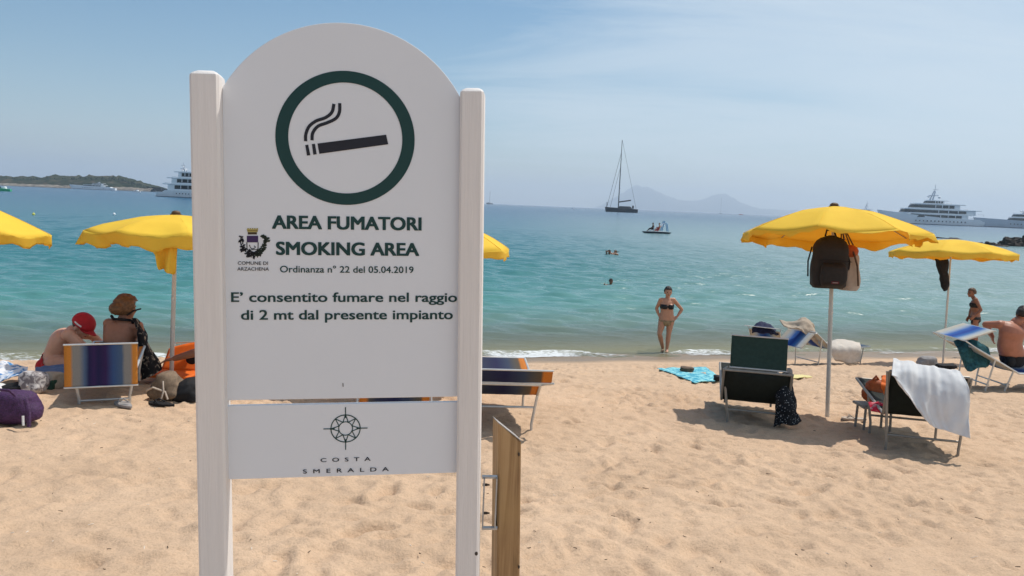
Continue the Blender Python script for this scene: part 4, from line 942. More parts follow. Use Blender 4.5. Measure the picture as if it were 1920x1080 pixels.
        if 'toe_' + s_ in q:
            tt = q['toe_' + s_]; td = (tt - A_); td.z = 0; td.normalize(); fl = Vector((-td.y, td.x, 0)); b0 = A_ - Vector((0, 0, .045 * k)); mb.cap(A_, b0 - td * .035 * k, .033 * k, .032 * k)
            mb.ell(b0 + td * .06 * k, (fl * .038 * k, td * .10 * k, Vector((0, 0, .032 * k))))
            for i in range(5): mb.cap(b0 + td * .14 * k + fl * (i - 2) * .016 * k - Vector((0, 0, .008)), b0 + td * (.172 - .006 * abs(i - 1)) * k + fl * (i - 2) * .0165 * k - Vector((0, 0, .012)), .010 * k, .009 * k, 8)
    Hd = q['head']; mb.cap(q['neck'] - (Hd - q['neck']).normalized() * .03, Hd - up * .04 * k - f * .012 * k, .056 * k * w_, .050 * k * w_)
    mb.ell(Hd + up * .025 * k - f * .012 * k, (lat * .074 * k, f * .094 * k, up * .090 * k), 24, 16)
    mb.ell(Hd - up * .035 * k + f * .018 * k, (lat * .058 * k, f * .064 * k, up * .070 * k), 20, 12)
    mb.ell(Hd - up * .088 * k + f * .052 * k, (lat * .026 * k, f * .022 * k, up * .022 * k))
    mb.cap(Hd + up * .008 * k + f * .078 * k, Hd - up * .028 * k + f * .096 * k, .009 * k, .015 * k, 10)
    mb.ell(Hd + up * .022 * k + f * .070 * k, (lat * .052 * k, f * .016 * k, up * .012 * k)); mb.ell(Hd - up * .058 * k + f * .076 * k, (lat * .022 * k, f * .012 * k, up * .010 * k))
    for s_ in (-1, 1): mb.ell(Hd + lat * s_ * .076 * k - f * .01 * k - up * .01 * k, (lat * .012 * k, f * .020 * k, up * .032 * k)); mb.ell(Hd + lat * s_ * .040 * k + f * .058 * k - up * .022 * k, (lat * .022 * k, f * .018 * k, up * .020 * k))
    tmp = mb.build('tmp', skin); r = tmp.modifiers.new('r', 'REMESH'); r.mode = 'VOXEL'; r.voxel_size = voxel * k; r.use_smooth_shade = True
    s2 = tmp.modifiers.new('s', 'SMOOTH'); s2.factor = .5; s2.iterations = 5
    me = bpy.data.meshes.new_from_object(tmp.evaluated_get(bpy.context.evaluated_depsgraph_get())); bpy.data.objects.remove(tmp); me.name = 'body'
    me.materials.clear(); [me.materials.append(x) for x in (skin, M_eye, M_lip)]
    c = np.zeros(len(me.polygons) * 3); me.polygons.foreach_get('center', c); c = c.reshape(-1, 3); mi = np.zeros(len(c), int)
    for s_ in (-1, 1):
        e = np.array(Hd + lat * s_ * .030 * k + up * .004 * k + f * .082 * k); dd = c - e; lx_ = dd @ np.array(lat); uy = dd @ np.array(up); fz = dd @ np.array(f)
        mi[((lx_ / .015) ** 2 + (uy / .007) ** 2 < 1) & (fz > -.03)] = 1; mi[((lx_ / .020) ** 2 + ((uy - .020) / .005) ** 2 < 1) & (fz > -.03)] = 1
    e = np.array(Hd - up * .057 * k + f * .08 * k); dd = c - e; mi[(((dd @ np.array(lat)) / .024) ** 2 + ((dd @ np.array(up)) / .008) ** 2 < 1) & (dd @ np.array(f) > -.02)] = 2
    me.polygons.foreach_set('material_index', mi); me.polygons.foreach_set('use_smooth', [True] * len(me.polygons))
    o = bpy.data.objects.new('body', me); COL.objects.link(o); o.parent = T
    T_ = dict(T=T, body=o, q=q, f=f, up=up, lat=lat, k=k, spine=spine, fr=fr_, ls=ls, hip=hip, lh=lh, sh=sh)
    return T_
def garment(D, name, m, pred, off=.007):
    """clothing cut from the body's own surface and lifted off it"""
    me = D['body'].data; bm = bmesh.new(); bm.from_mesh(me); bm.normal_update()
    bmesh.ops.delete(bm, geom=[f for f in bm.faces if not pred(f.calc_center_median())], context='FACES')
    for v in bm.verts: v.co += v.normal * off
    n = bpy.data.meshes.new(name); bm.to_mesh(n); bm.free(); n.materials.clear(); n.materials.append(m); n.polygons.foreach_set('material_index', [0] * len(n.polygons))
    o = bpy.data.objects.new(name, n); COL.objects.link(o); o.parent = D['T']; s_ = o.modifiers.new('t', 'SOLIDIFY'); s_.thickness = .004; s_.offset = -1; return o
def hair(D, m, size=(.083, .104, .104), low=-.35, brow=.38, bun=None, seed=1, rough=.010):
    k, f, up, lat, H_ = D['k'], D['f'], D['up'], D['lat'], D['q']['head']; mb = MB(); n, mm = 34, 22; c = H_ + up * .026 * k - f * .016 * k
    vs = []; keep = []
    for i in range(mm + 1):
        t_ = math.pi * i / mm
        for j in range(n):
            a = 2 * math.pi * j / n; d = Vector((math.sin(t_) * math.cos(a), math.sin(t_) * math.sin(a), math.cos(t_)))
            r = 1 + rough / .08 * (nz(d, 3, seed) * .9 + nz(d, 9, seed + 1) * .7); vs.append(c + (lat * d.x * size[0] + f * d.y * size[1] + up * d.z * size[2]) * k * r)
            keep.append(d.z > low + .0 * d.y and not (d.y > .30 and d.z < brow) and not (d.y > .05 and d.z < -.05))
    fs = [[i * n + j, i * n + (j + 1) % n, (i + 1) * n + (j + 1) % n, (i + 1) * n + j] for i in range(mm) for j in range(n)]
    mb.add(vs, [q for q in fs if sum(keep[x] for x in q) >= 3])
    if bun:
        for bf, bu, r in bun: mb.ell(H_ + f * bf * k + up * bu * k, (lat * r * k, f * r * k, up * r * .85 * k), 14, 10)
    return mb.build('hair', m, D['T'], solid=.012)

# woman in the shallows
dw = S(1248, 655).y - .15; zw = lambda x, y, o=0.0: P(1180 + x / 4.911, 520 + y / 4.911, dw + o)
J = dict(hip_a=zw(304, 405), hip_b=zw(378, 405), kne_a=zw(278, 520, -.08), kne_b=zw(362, 525, -.02), ank_a=zw(308, 652, .12), ank_b=zw(346, 655), toe_a=zw(306, 662, 0), toe_b=zw(346, 668, -.2),
         waist=zw(346, 335), chest=zw(346, 262), neck=zw(352, 192, .02), head=zw(358, 138, -.02), sho_a=zw(290, 208), sho_b=zw(408, 208),
         elb_a=zw(250, 285, .08), elb_b=zw(484, 296, .08), wri_a=zw(272, 352, .02), wri_b=zw(440, 362, .02), )
J['front'] = (0, -1, 0); bs = Vector((zw(330, 655).x, dw, float(ground_z(zw(330, 655).x, dw))))
D = figure('woman in a black bandeau bikini standing with hands on hips at the water\'s edge', bs, J, (.05, -1, -.08), M_skin, k=1.13, belly=1.15, hands={'a': ((.75, -.3, -.6), (0, .4, -.5)), 'b': ((-.75, -.3, -.6), (0, .4, -.5))})
hair(D, M_hairk, low=-.30, seed=3)
zc_ = D['q']['chest'].z; garment(D, 'bikini_top', M_bikini, lambda p: abs(p.z - zc_ + .015) < (.055 if p.y < D['q']['chest'].y else .022) - .030 * (abs(p.x - D['q']['chest'].x) < .018) and abs(p.x - D['q']['chest'].x) < .165)
hp = D['hip']; garment(D, 'bikini_bottom', M_camo, lambda p: (p.z < hp.z + .035 and p.z > hp.z - .13 and abs(p.x - hp.x) < .02 + (p.z - hp.z + .13) * 1.05 and p.z > hp.z + .0 - (.2 if abs(p.x - hp.x) < .09 else 0)))
# woman standing on the far right
dr = 19.2; zr = lambda x, y, o=0.0: P(1680 + x / 5.4, 520 + y / 5.4, dr + o)
J = dict(hip_a=zr(800, 415, -.08), hip_b=zr(806, 415, .08), kne_a=zr(782, 580, -.08), kne_b=zr(800, 580, .08), ank_a=zr(790, 735, -.08), ank_b=zr(806, 735, .08), toe_a=zr(760, 750, -.08), toe_b=zr(776, 750, .08),
         waist=zr(806, 345), chest=zr(800, 275), neck=zr(788, 210), head=zr(762, 158), sho_a=zr(806, 225, -.17), sho_b=zr(800, 225, .17), elb_a=zr(862, 330, -.26), elb_b=zr(760, 320, .25), wri_a=zr(800, 390, -.24), wri_b=zr(740, 395, .22))
J['front'] = (-1, 0, 0); bs = zr(800, 740); bs.z = float(ground_z(bs.x, bs.y))
D = figure('tanned woman in a black bikini standing in profile beyond the raised blue sunshade', bs, J, (-1, -.15, -.05), M_skind, k=.98, hands={'a': ((-.6, 0, -.6), (0, 1, 0)), 'b': ((-.4, 0, -.8), (0, -1, 0))})
hair(D, M_hair, low=-.45, seed=6, bun=[(-.10, .0, .038)])
zc_ = D['q']['chest']; garment(D, 'bikini_top', M_bikini, lambda p: abs(p.z - zc_.z + .015) < (.055 if p.x < zc_.x else .018) and abs(p.y - zc_.y) < .155 and p.x < zc_.x + .17)
hp = D['hip']; garment(D, 'bikini_bottom', M_bikini, lambda p: hp.z - .12 < p.z < hp.z + .045 and abs(p.y - hp.y) < .2 and p.z > hp.z - .02 - .10 * (abs(p.y - hp.y) < .12) and p.x < hp.x + .2)
# man sitting on the right lounger, back to us
dm = lb8.y + .05; zm = lambda x, y, o=0.0: P(1680 + x / 5.4, 520 + y / 5.4, dm + o)
J = dict(hip_a=zm(1130, 815), hip_b=zm(1260, 815, .05), waist=zm(1150, 690, -.02), chest=zm(1175, 560, -.03), neck=zm(1225, 440, .05), head=zm(1292, 385, .08), sho_a=zm(1050, 480, 0), sho_b=zm(1320, 510, .08),
         elb_a=zm(905, 475, .10), wri_a=zm(975, 600, .22), elb_b=zm(1370, 660, .05), wri_b=zm(1380, 780, .2), kne_a=zm(1180, 800, .45), kne_b=zm(1330, 800, .45), ank_a=zm(1180, 870, .75), ank_b=zm(1330, 870, .75), toe_a=zm(1180, 880, .95), toe_b=zm(1330, 880, .95))
J['front'] = (.3, .95, 0); bs = zm(1200, 850)
D = figure('sunburnt man seated with his bare back turned on the lounger at the right edge', bs, J, (.75, .65, -.1), M_skinr, k=1.02, female=False, belly=1.12, hands={'a': ((.4, .5, -.6), (1, 0, 0))}, head_up=(.25, 0, 1))
hair(D, M_hairk, low=-.5, seed=8)
hp = D['hip']; garment(D, 'swim_shorts', M_blk, lambda p: p.z < hp.z + .035, .010)
# man in a red cap
da = 7.5; za = lambda x, y, o=0.0: P(x / 4, 540 + y / 4, da + o)
J = dict(hip_a=za(395, 575, -.12), hip_b=za(415, 575, .12), waist=za(425, 470), chest=za(475, 385), neck=za(560, 315, 0), head=za(622, 292, -.02), sho_a=za(510, 350, -.18), sho_b=za(560, 340, .20),
         elb_a=za(640, 450, -.12), wri_a=za(730, 480, -.02), elb_b=za(690, 360, .22), wri_b=za(770, 420, .22), kne_a=za(620, 560, -.15), kne_b=za(640, 540, .15), ank_a=za(640, 690, -.12), ank_b=za(660, 690, .12), toe_a=za(690, 700, -.12), toe_b=za(710, 700, .12))
J['front'] = (.9, .25, -.3); bs = za(420, 640); bs.z = float(ground_z(bs.x, bs.y))
D = figure('bare-chested man in a red cap bending forward behind the striped lounger', bs, J, (.80, -.22, -.55), M_skinp, k=1.0, female=False, head_up=(.50, -.1, .84))
hair(D, M_hairk, size=(.078, .097, .092), low=-.55, seed=12, rough=.004)
mb = MB(); f, up, lat, Hc = D['f'], D['up'], D['lat'], D['q']['head'] + D['up'] * .035 - D['f'] * .012
vs = []; n = 30
for i in range(11):
    t_ = math.pi * .54 * i / 10
    for j in range(n):
        a = 2 * math.pi * j / n; vs.append(Hc + lat * .095 * math.sin(t_) * math.cos(a) + f * .117 * math.sin(t_) * math.sin(a) + up * .106 * math.cos(t_))
mb.add(vs, [[i * n + j, i * n + (j + 1) % n, (i + 1) * n + (j + 1) % n, (i + 1) * n + j] for i in range(10) for j in range(n)])
cp = mb.build('cap', M_red, D['T'], solid=.005)
mb = MB(); mb.grid(lambda u, v: Hc + lat * (u - .5) * .15 * (1 - .25 * v * v) + f * (.095 + .085 * v * math.sqrt(max(0, 1 - (2 * u - 1) ** 2 * .8)) - .05 * (2 * u - 1) ** 2) + up * (-.005 - .022 * (2 * u - 1) ** 2 - .012 * v), 14, 8); mb.build('visor', M_red, cp, solid=.005)
mb = MB()
for s_ in (-1, 1): mb.tube([Hc + lat * .093 * s_ * math.cos(a) + f * .113 * math.sin(a) + up * .012 for a in (-.25, 0, .25, .5)], .009, 6)
mb.build('cap_mark', M_white, cp)
hp = D['hip']; garment(D, 'swim_shorts', M_red, lambda p: (p - hp).dot(D['spine']) < .05 and p.z > hp.z - .18 and p.x < hp.x + .32, .010)
# woman with the printed wrap
dwp = 7.4; zq = lambda x, y, o=0.0: P(x / 4, 540 + y / 4, dwp + o)
J = dict(hip_a=zq(835, 640), hip_b=zq(985, 640), waist=zq(905, 500, -.02), chest=zq(895, 360), neck=zq(925, 225, .02), head=zq(950, 155, .04), sho_a=zq(815, 265), sho_b=zq(1035, 285),
         elb_a=zq(800, 440, .08), wri_a=zq(850, 540, .25), elb_b=zq(1080, 440, .05), wri_b=zq(1130, 560, .15), kne_a=zq(850, 600, .42), kne_b=zq(1040, 610, .42), ank_a=zq(850, 760, .62), ank_b=zq(1040, 760, .62), toe_a=zq(850, 770, .8), toe_b=zq(1040, 770, .8))
J['front'] = (0, 1, 0); bs = zq(910, 700); bs.z = float(ground_z(bs.x, bs.y))
D = figure('woman seated with bare back, brown hair wound up, printed wrap over one shoulder', bs, J, (.35, .92, -.05), mat('brown_skin', (.36, .165, .10), .5, .1, 18), k=1.0)
hair(D, M_hairb, size=(.100, .122, .118), low=-.72, bun=[(-.03, .065, .085), (-.11, .01, .07)], seed=14, rough=.009)
mb = MB(); Hc = D['q']['head']
for s_ in (-1, 1): mb.tube([Hc + D['lat'] * s_ * .085 + D['f'] * .09 + D['up'] * .0, Hc + D['lat'] * s_ * .112 - D['f'] * .02 - D['up'] * .01, Hc + D['lat'] * s_ * .098 - D['f'] * .085 - D['up'] * .05], .008, 6)
mb.build('glasses', M_blk, D['T'])
mb = MB(); q = D['q']; mb.tube([q['neck'] + Vector((-.10, -.03, .02)), q['neck'] + Vector((-.05, -.085, .0)), q['neck'] + Vector((.03, -.09, .0)), q['neck'] + Vector((.10, -.05, -.01)), q['sho_b'] + Vector((-.02, -.06, .04))], .014, 8); mb.build('halter_strap', M_blk, D['T'])
net = [[zq(985, 225, -.02), zq(1020, 235, -.05), zq(1060, 275, .05)], [zq(1025, 300, -.13), zq(1055, 330, -.14), zq(1090, 350, .05)], [zq(1045, 430, -.16), zq(1090, 450, -.16), zq(1130, 450, .0)], [zq(1050, 560, -.18), zq(1120, 570, -.18), zq(1180, 530, -.02)], [zq(1070, 690, -.2), zq(1140, 660, -.2), zq(1215, 610, -.05)]]
w_ = cloth('wrap', net, M_wrap, wr=.03, ws=7, nu=22, nv=34, thick=.012, parent=D['T'])
# person hidden behind the sign, only a forearm shows
dh = 7.5; zh = lambda x, y, o=0.0: P(x, y, dh + o)
J = dict(hip_a=zh(440, 712, -.12), hip_b=zh(440, 712, .15), waist=zh(448, 680), chest=zh(452, 650), neck=zh(450, 622), head=zh(446, 598), sho_a=zh(447, 632, -.18), sho_b=zh(452, 632, .18), elb_a=zh(392, 654, -.22), wri_a=zh(328, 672, -.24),
         elb_b=zh(440, 668, .25), wri_b=zh(415, 690, .25), kne_a=zh(395, 690, -.1), kne_b=zh(398, 688, .15), ank_a=zh(386, 728, -.05), ank_b=zh(390, 726, .18), toe_a=zh(368, 732, -.05), toe_b=zh(370, 730, .18))
J['front'] = (-1, 0, 0); bs = zh(440, 735); bs.z = float(ground_z(bs.x, bs.y))
D = figure('person sitting behind the sign, only a tanned forearm reaching out past the left post', bs, J, (-1, 0, 0), M_skind, k=1.0, female=False, hands={'a': ((-1, 0, -.25), (0, 0, -1))})
hair(D, M_hairk, seed=17); hp = D['hip']; garment(D, 'swim_shorts', M_navy, lambda p: p.z < hp.z + .05 and p.x > hp.x - .33, .010)
# swimmers
def swimmer(px, py, label, skin, hm, face, arms=0.0, k=1.0, grp='swimmers', up_=0.0):
    b = S(px, py); o = lambda x, y, z: b + Vector((x, y, z + up_)) * k
    fx, fy = face[0], face[1]; l = Vector((-fy, fx, 0)).normalized(); fv = Vector((fx, fy, 0)).normalized()
    g = lambda la, fo, z: b + (l * la + fv * fo + Vector((0, 0, z + up_))) * k
    J = dict(hip_a=g(-.08, -.1, -.62), hip_b=g(.08, -.1, -.62), waist=g(0, -.06, -.40), chest=g(0, 0, -.22), neck=g(0, .0, -.02), head=g(0, .03, .10), sho_a=g(-.17, 0, -.08), sho_b=g(.17, 0, -.08), elb_a=g(-.34, .1, -.06 + arms), elb_b=g(.34, .1, -.10 + arms), wri_a=g(-.42, .28, .02 + arms), wri_b=g(.36, .34, -.04 + arms),
             kne_a=g(-.1, -.1, -1.0), kne_b=g(.1, 0, -1.0), ank_a=g(-.1, -.3, -1.35), ank_b=g(.1, -.2, -1.4), toe_a=g(-.1, -.2, -1.5), toe_b=g(.1, -.1, -1.5))
    J['front'] = tuple(fv); D = figure(label, b, J, (fx, fy, 0), skin, k=k, female=False, voxel=.012, group=grp); hair(D, hm, seed=int(px)); return D
swimmer(1145, 533, 'lone swimmer with only the head above the water', M_skind, M_hairk, (.3, -1), k=1.05, up_=.02)
swimmer(1142, 477, 'swimmer at the left of the pair farther out, one arm lifted', M_skind, M_hairk, (.6, -.8), arms=.16, k=1.25, up_=.05)
swimmer(1154, 478, 'swimmer at the right of the pair farther out', M_skin, M_hair, (-.8, -.5), arms=.10, k=1.25, up_=.06)

# pedal boat with two people
pb = S(1231, 437.5); k = pb.y / F; T = thing('pedal_boat', pb, 'pedal boat with a white slide and dark hull out on the water', 'pedal boat', rz=.12)
for s_ in (-1, 1):
    mb = MB(); rings = []
    for i in range(13):
        f = i / 12; x = (f - .5) * 52 * k; b_ = math.sqrt(max(.03, 1 - (2 * f - 1) ** 4)); rings.append([Vector((x, s_ * .55 + .26 * b_ * c, .08 + z * b_ + .10 * (2 * f - 1) ** 4)) for c, z in ((-1, .16), (1, .16), (.95, -.05), (.5, -.22), (-.5, -.22), (-.95, -.05))])
    mb.rings(rings); mb.build('pontoon', M_navyhull, T)
mb = MB(); mb.box((0, 0, .30), (30 * k, 1.3, .06), bev=.02); mb.build('deck', M_gel, T)
for x in (-10, -2):
    mb = MB(); mb.box((x * k, 0, .46), (.5, 1.1, .12), bev=.04); mb.box((x * k + .28, 0, .72), (.10, 1.1, .5), bev=.04); mb.build('seat', M_gel if x < -5 else M_redplastic, T)
mb = MB(); mb.grid(lambda u, v: (2 * k + (16 * k) * u, (v - .5) * .55, .34 + 1.25 * math.sin(min(1, u * 1.25) * 1.57) ** 1.3 * (1 if u < .8 else 1)), 16, 4); mb.build('slide', M_gel, T, solid=.06)
mb = MB()
for s_ in (-1, 1): mb.tube([(9 * k, s_ * .3, .4), (13 * k, s_ * .32, 1.9), (18 * k, s_ * .3, 1.5), (21 * k, s_ * .3, .35)], .06, 6)
mb.build('slide_rail', M_blueplastic, T)
for px, lab, sk, hm in ((1224, 'person in dark top sitting at the front of the pedal boat', M_skind, M_hairk), (1236, 'person sitting beside the slide of the pedal boat', M_skin, M_hair)):
    b = P(px, 431, pb.y); b.z = .52; g = lambda x, y, z: b + Vector((x, y, z)) * 1.25
    J = dict(hip_a=g(0, -.09, .05), hip_b=g(0, .09, .05), waist=g(.02, 0, .25), chest=g(.03, 0, .42), neck=g(.0, 0, .60), head=g(-.02, 0, .74), sho_a=g(.02, -.18, .54), sho_b=g(.02, .18, .54), elb_a=g(-.05, -.26, .3), elb_b=g(-.05, .26, .3), wri_a=g(-.25, -.2, .2), wri_b=g(-.25, .2, .2),
             kne_a=g(-.4, -.1, .15), kne_b=g(-.4, .1, .15), ank_a=g(-.62, -.1, -.1), ank_b=g(-.62, .1, -.1), toe_a=g(-.75, -.1, -.08), toe_b=g(-.75, .1, -.08)); J['front'] = (-1, 0, 0)
    D = figure(lab, b, J, (-1, -.3, 0), sk, k=1.25, female=False, voxel=.014, group='people on the pedal boat'); hair(D, hm, seed=px); hp = D['hip']; garment(D, 'swim_top', M_blk if px < 1230 else M_greycl, lambda p: p.z < hp.z + .1 if px > 1230 else hp.z - .1 < p.z < hp.z + .55 and abs(p.y - hp.y) < .3, .012)

# ------------------------------------------------------------------ boats
def superyacht(base, rz, label, L, decks, hull_m, grp, mast=None, boot=True, name='motor_yacht', cat='yacht', hh=.055, bw=.075, bowlift=.5, tender=False, radome=True):
    """local x runs along the hull, bow at -x; decks = (x0, x1, z0, z1, halfwidth) as fractions of the length"""
    T = thing(name, base, label, cat, grp, rz); mb = MB(); N = 26; rings = []
    for i in range(N + 1):
        f = i / N; x = (f - .5) * L; b_ = bw * L * min(1, (max(0, f) / .42) ** .62) * (1 - .12 * max(0, (f - .7) / .3) ** 2); h_ = hh * L * (1 + bowlift * (1 - min(1, f / .7)) ** 1.6 - .30 * (f > .90))
        b_ = max(b_, .004 * L); xo = -.05 * L * (1 - min(1, f / .15)) 
        rings.append([Vector((x + xo * z, y * b_, z * h_ if z > 0 else z * .02 * L)) for y, z in ((0, -1), (.6, -.8), (.88, 0), (.97, .5), (1, 1), (.9, 1.0), (-.9, 1.0), (-1, 1), (-.97, .5), (-.88, 0), (-.6, -.8))])
    mb.rings(rings); hu = mb.build('hull', hull_m, T, ang=35)
    if boot:
        mb = MB()
        for sy in (-1, 1):
            mb.add([Vector((r[2 if sy > 0 else 9].x, r[2 if sy > 0 else 9].y * 1.012, z)) for r in rings[1:] for z in (-.002 * L, .006 * L)], [[2 * i, 2 * i + 1, 2 * i + 3, 2 * i + 2] for i in range(len(rings) - 2)])
        mb.build('waterline_stripe', M_boot, hu, solid=.05)
    mb = MB(); y_ = bw * L * 1.004
    for i in range(14):
        x = (-.22 + .036 * i) * L
        for sy in (-1, 1): mb.tube([(x, sy * y_ * .985, hh * .55 * L), (x, sy * y_ * 1.0, hh * .55 * L)], .006 * L, 10)
    mb.build('portholes', M_glass, hu)
    for di, (x0, x1, z0, z1, hw) in enumerate(decks):
        x0, x1, z0, z1, hw = x0 * L, x1 * L, z0 * L, z1 * L, hw * L; hgt = z1 - z0
        def plan(k_, z, xs=0.0, xe=0.0):
            pts = []
            for i in range(9):
                a = math.pi / 2 + math.pi * i / 8; pts.append(Vector((x0 + xs + hw * .9 * (1 + math.cos(a) * k_), hw * math.sin(a) * k_, z)))
            for i in range(5):
                a = -math.pi / 2 + math.pi * i / 4; pts.append(Vector((x1 + xe - hw * .35 + hw * .35 * math.cos(a), hw * math.sin(a) * k_, z)))
            return pts
        mb = MB(); mb.rings([plan(1, z0 - .002 * L), plan(.97, z0 + hgt * .84, hgt * .5, -hgt * .1)]); dk = mb.build('deck_house', M_gel, T, ang=35)
        mb = MB(); a_, b_ = plan(1.006, z0 + hgt * .20, hgt * .11), plan(.986, z0 + hgt * .76, hgt * .44); nn = len(a_); a_ = [p + Vector((-.0008 * L, 0, 0)) for p in a_]; b_ = [p + Vector((-.0008 * L, 0, 0)) for p in b_]
        xe_ = x1 - (x1 - x0) * .16
        for p in a_ + b_: p.x = min(p.x, xe_)
        mb.add(a_ + b_, [[i, (i + 1) % nn, nn + (i + 1) % nn, nn + i] for i in range(nn)]); wb = mb.build('window_band', M_glass, dk, solid=.03)
        mb = MB()
        for i in range(1, 5):
            x = x0 + (x1 - x0) * (.34 + .13 * i)
            for sy in (-1, 1): mb.box((x, sy * hw * .997, z0 + hgt * .52), (.006 * L, .012 * L * .3, hgt * .5))
        mb.build('window_post', M_gel, dk)
        mb = MB(); mb.rings([[Vector(((p.x - (x0 + x1) / 2) * 1.06 + (x0 + x1) / 2 + .012 * L, p.y * 1.08, z0 + hgt * zz_)) for p in plan(1, 0, hgt * .5, .02 * L)] for zz_ in (.85, 1.0)]); mb.build('roof_deck', M_gel, dk, ang=35)
        mb = MB()
        for sy in (-1, 1):
            mb.tube([(x1 * 1.0 + .0 * L, sy * hw * 1.02, z0 + .010 * L), (x1 + .055 * L, sy * hw * 1.0, z0 + .010 * L)], .0012 * L, 5)
            mb.tube([(x1 + .05 * L, sy * hw, z0 - .004 * L), (x1 + .05 * L, sy * hw, z0 + .010 * L)], .0012 * L, 5)
        mb.build('rail', M_alu, dk)
    if mast:
        mx0, mz0, mh = mast[0] * L, mast[1] * L, mast[2] * L; mb = MB()
        for sy in (-1, 1): mb.tube([(mx0 - .02 * L, sy * .022 * L, mz0 - .005 * L), (mx0 + .006 * L, sy * .012 * L, mz0 + mh * .55), (mx0 + .008 * L, 0, mz0 + mh * .62)], [.007 * L, .005 * L, .004 * L], 8)
        mb.tube([(mx0 + .008 * L, 0, mz0 + mh * .5), (mx0 + .010 * L, 0, mz0 + mh)], .0022 * L, 6); mb.box((mx0, 0, mz0 + mh * .30), (.06 * L, .06 * L, .006 * L)); mb.box((mx0 + .014 * L, 0, mz0 + mh * .68), (.05 * L, .006 * L, .004 * L)); mb.build('radar_mast', M_hullgrey, T)
        if radome:
            mb = MB(); mb.sph((mx0 - .03 * L, .03 * L, mz0 + mh * .22), .011 * L); mb.sph((mx0 + .04 * L, -.03 * L, mz0 + mh * .18), .013 * L); mb.build('radome', M_gel, T)
    if tender:
        mb = MB(); mb.box((.47 * L, 0, .012 * L), (.09 * L, bw * 1.6 * L, .012 * L), bev=.002 * L); mb.box((.425 * L, 0, .028 * L), (.05 * L, bw * 1.7 * L, .03 * L), bev=.006 * L); mb.build('stern_platform', M_gel, T)
    return T
G1 = 'motor yachts at anchor'
def YB(px, Δ): p = S(px, H(px) + Δ); return p, p.y / F
b, k = YB(1751, 5.3); L = 202 * k
superyacht(b, .06, 'large white motor yacht with four decks anchored right of the big umbrella', L, [(-.24, .30, .058, .098, .068), (-.34, .37, .098, .142, .064), (-.26, .22, .142, .190, .056), (-.12, .07, .190, .222, .040)], M_gel, G1, mast=(-.03, .222, .145), tender=True, hh=.060, bowlift=.95)
b, k = YB(1925, 5.3); L = 190 * k
superyacht(b, .05, 'pale grey motor yacht cut off by the right edge of the view', L, [(-.20, .36, .066, .105, .06), (-.16, .28, .105, .14, .052)], M_hullgrey, G1, mast=(-.02, .145, .07), hh=.068, bowlift=.3)
b, k = YB(1612, 3.6); L = 96 * k
superyacht(b, .3, 'distant motor yacht half hidden behind the big umbrella canopy', L, [(-.22, .34, .09, .16, .07), (-.12, .22, .16, .225, .055)], M_hullgrey, G1, mast=(.13, .22, .17), hh=.09, radome=False)
b, k = YB(378, 12); L = 172 * k
superyacht(b, math.pi - .15, 'white three-deck motor yacht half hidden behind the left sign post', L, [(-.28, .38, .075, .145, .068), (-.2, .335, .145, .212, .062), (-.10, .26, .212, .278, .05)], M_gel, G1, mast=(.20, .278, .10), tender=True, hh=.074, bowlift=.4)
b, k = YB(176, 4.0); L = 78 * k
superyacht(b, .12, 'low sleek white motor yacht in front of the wooded island', L, [(-.26, .26, .07, .115, .055), (-.05, .22, .115, .150, .045)], M_gel, G1, mast=(.12, .148, .05), hh=.075, bowlift=.35, radome=False)
def launch(px, dl, wpx, label, cat='boat', hullm=None, grp='small boats off the island', hz_=.3, mast=0):
    b, k = YB(px, dl); L = wpx * k; T = thing('small_boat', b, label, cat, grp, .2); mb = MB(); rings = []
    for i in range(11):
        f = i / 10; bb = .17 * L * math.sqrt(max(.02, min(1, f / .5))) ; rings.append([Vector(((f - .5) * L, y * bb, z * .16 * L * (1.5 - .5 * f))) for y, z in ((0, -.4), (.8, 0), (1, 1), (.85, 1), (-.85, 1), (-1, 1), (-.8, 0))])
    mb.rings(rings); mb.build('hull', hullm or M_gel, T, ang=35)
    mb = MB(); rings = []
    for z, s_ in ((.14, 1), (.30, .85), (.36, .7)): rings.append([Vector((.05 * L + .22 * L * s_ * math.cos(a), .12 * L * s_ * math.sin(a), z * L)) for a in [2 * math.pi * i / 12 for i in range(12)]])
    mb.rings(rings); mb.build('cabin', M_gel, T, ang=35)
    mb = MB(); mb.tube([(-.18 * L, 0, .22 * L), (-.06 * L, 0, .30 * L)], .05 * L, 6); mb.build('windscreen', M_glass, T)
    if mast: mb = MB(); mb.tube([(0, 0, .2 * L), (0, 0, mast * L)], .02 * L, 6); mb.build('mast', M_mast, T)
    return T
launch(257, 5.6, 12, 'tiny white boat off the tip of the wooded island', mast=1.0)
launch(72, 3.2, 16, 'tiny white cabin boat moored under the left end of the island', mast=.9)
launch(918, 1.2, 12, 'tiny dark sailing boat on the horizon beside the right sign post', hullm=M_mast, grp='small boats on the horizon', mast=2.0)
launch(1351, 1.1, 5, 'faint tiny boat with a thin mast before the hazy mountains', hullm=M_mast, grp='small boats on the horizon', mast=6)
launch(1389, 1.8, 7, 'tiny reddish boat on the horizon left of the big umbrella', hullm=M_redplastic, grp='small boats on the horizon')
launch(1075, 3.6, 6, 'tiny white boat left of the sailing yacht', grp='small boats on the horizon')
launch(6, 14.0, 26, 'low green boat with white deck at the left edge of the water', hullm=M_greenpl, grp='small boats off the island')
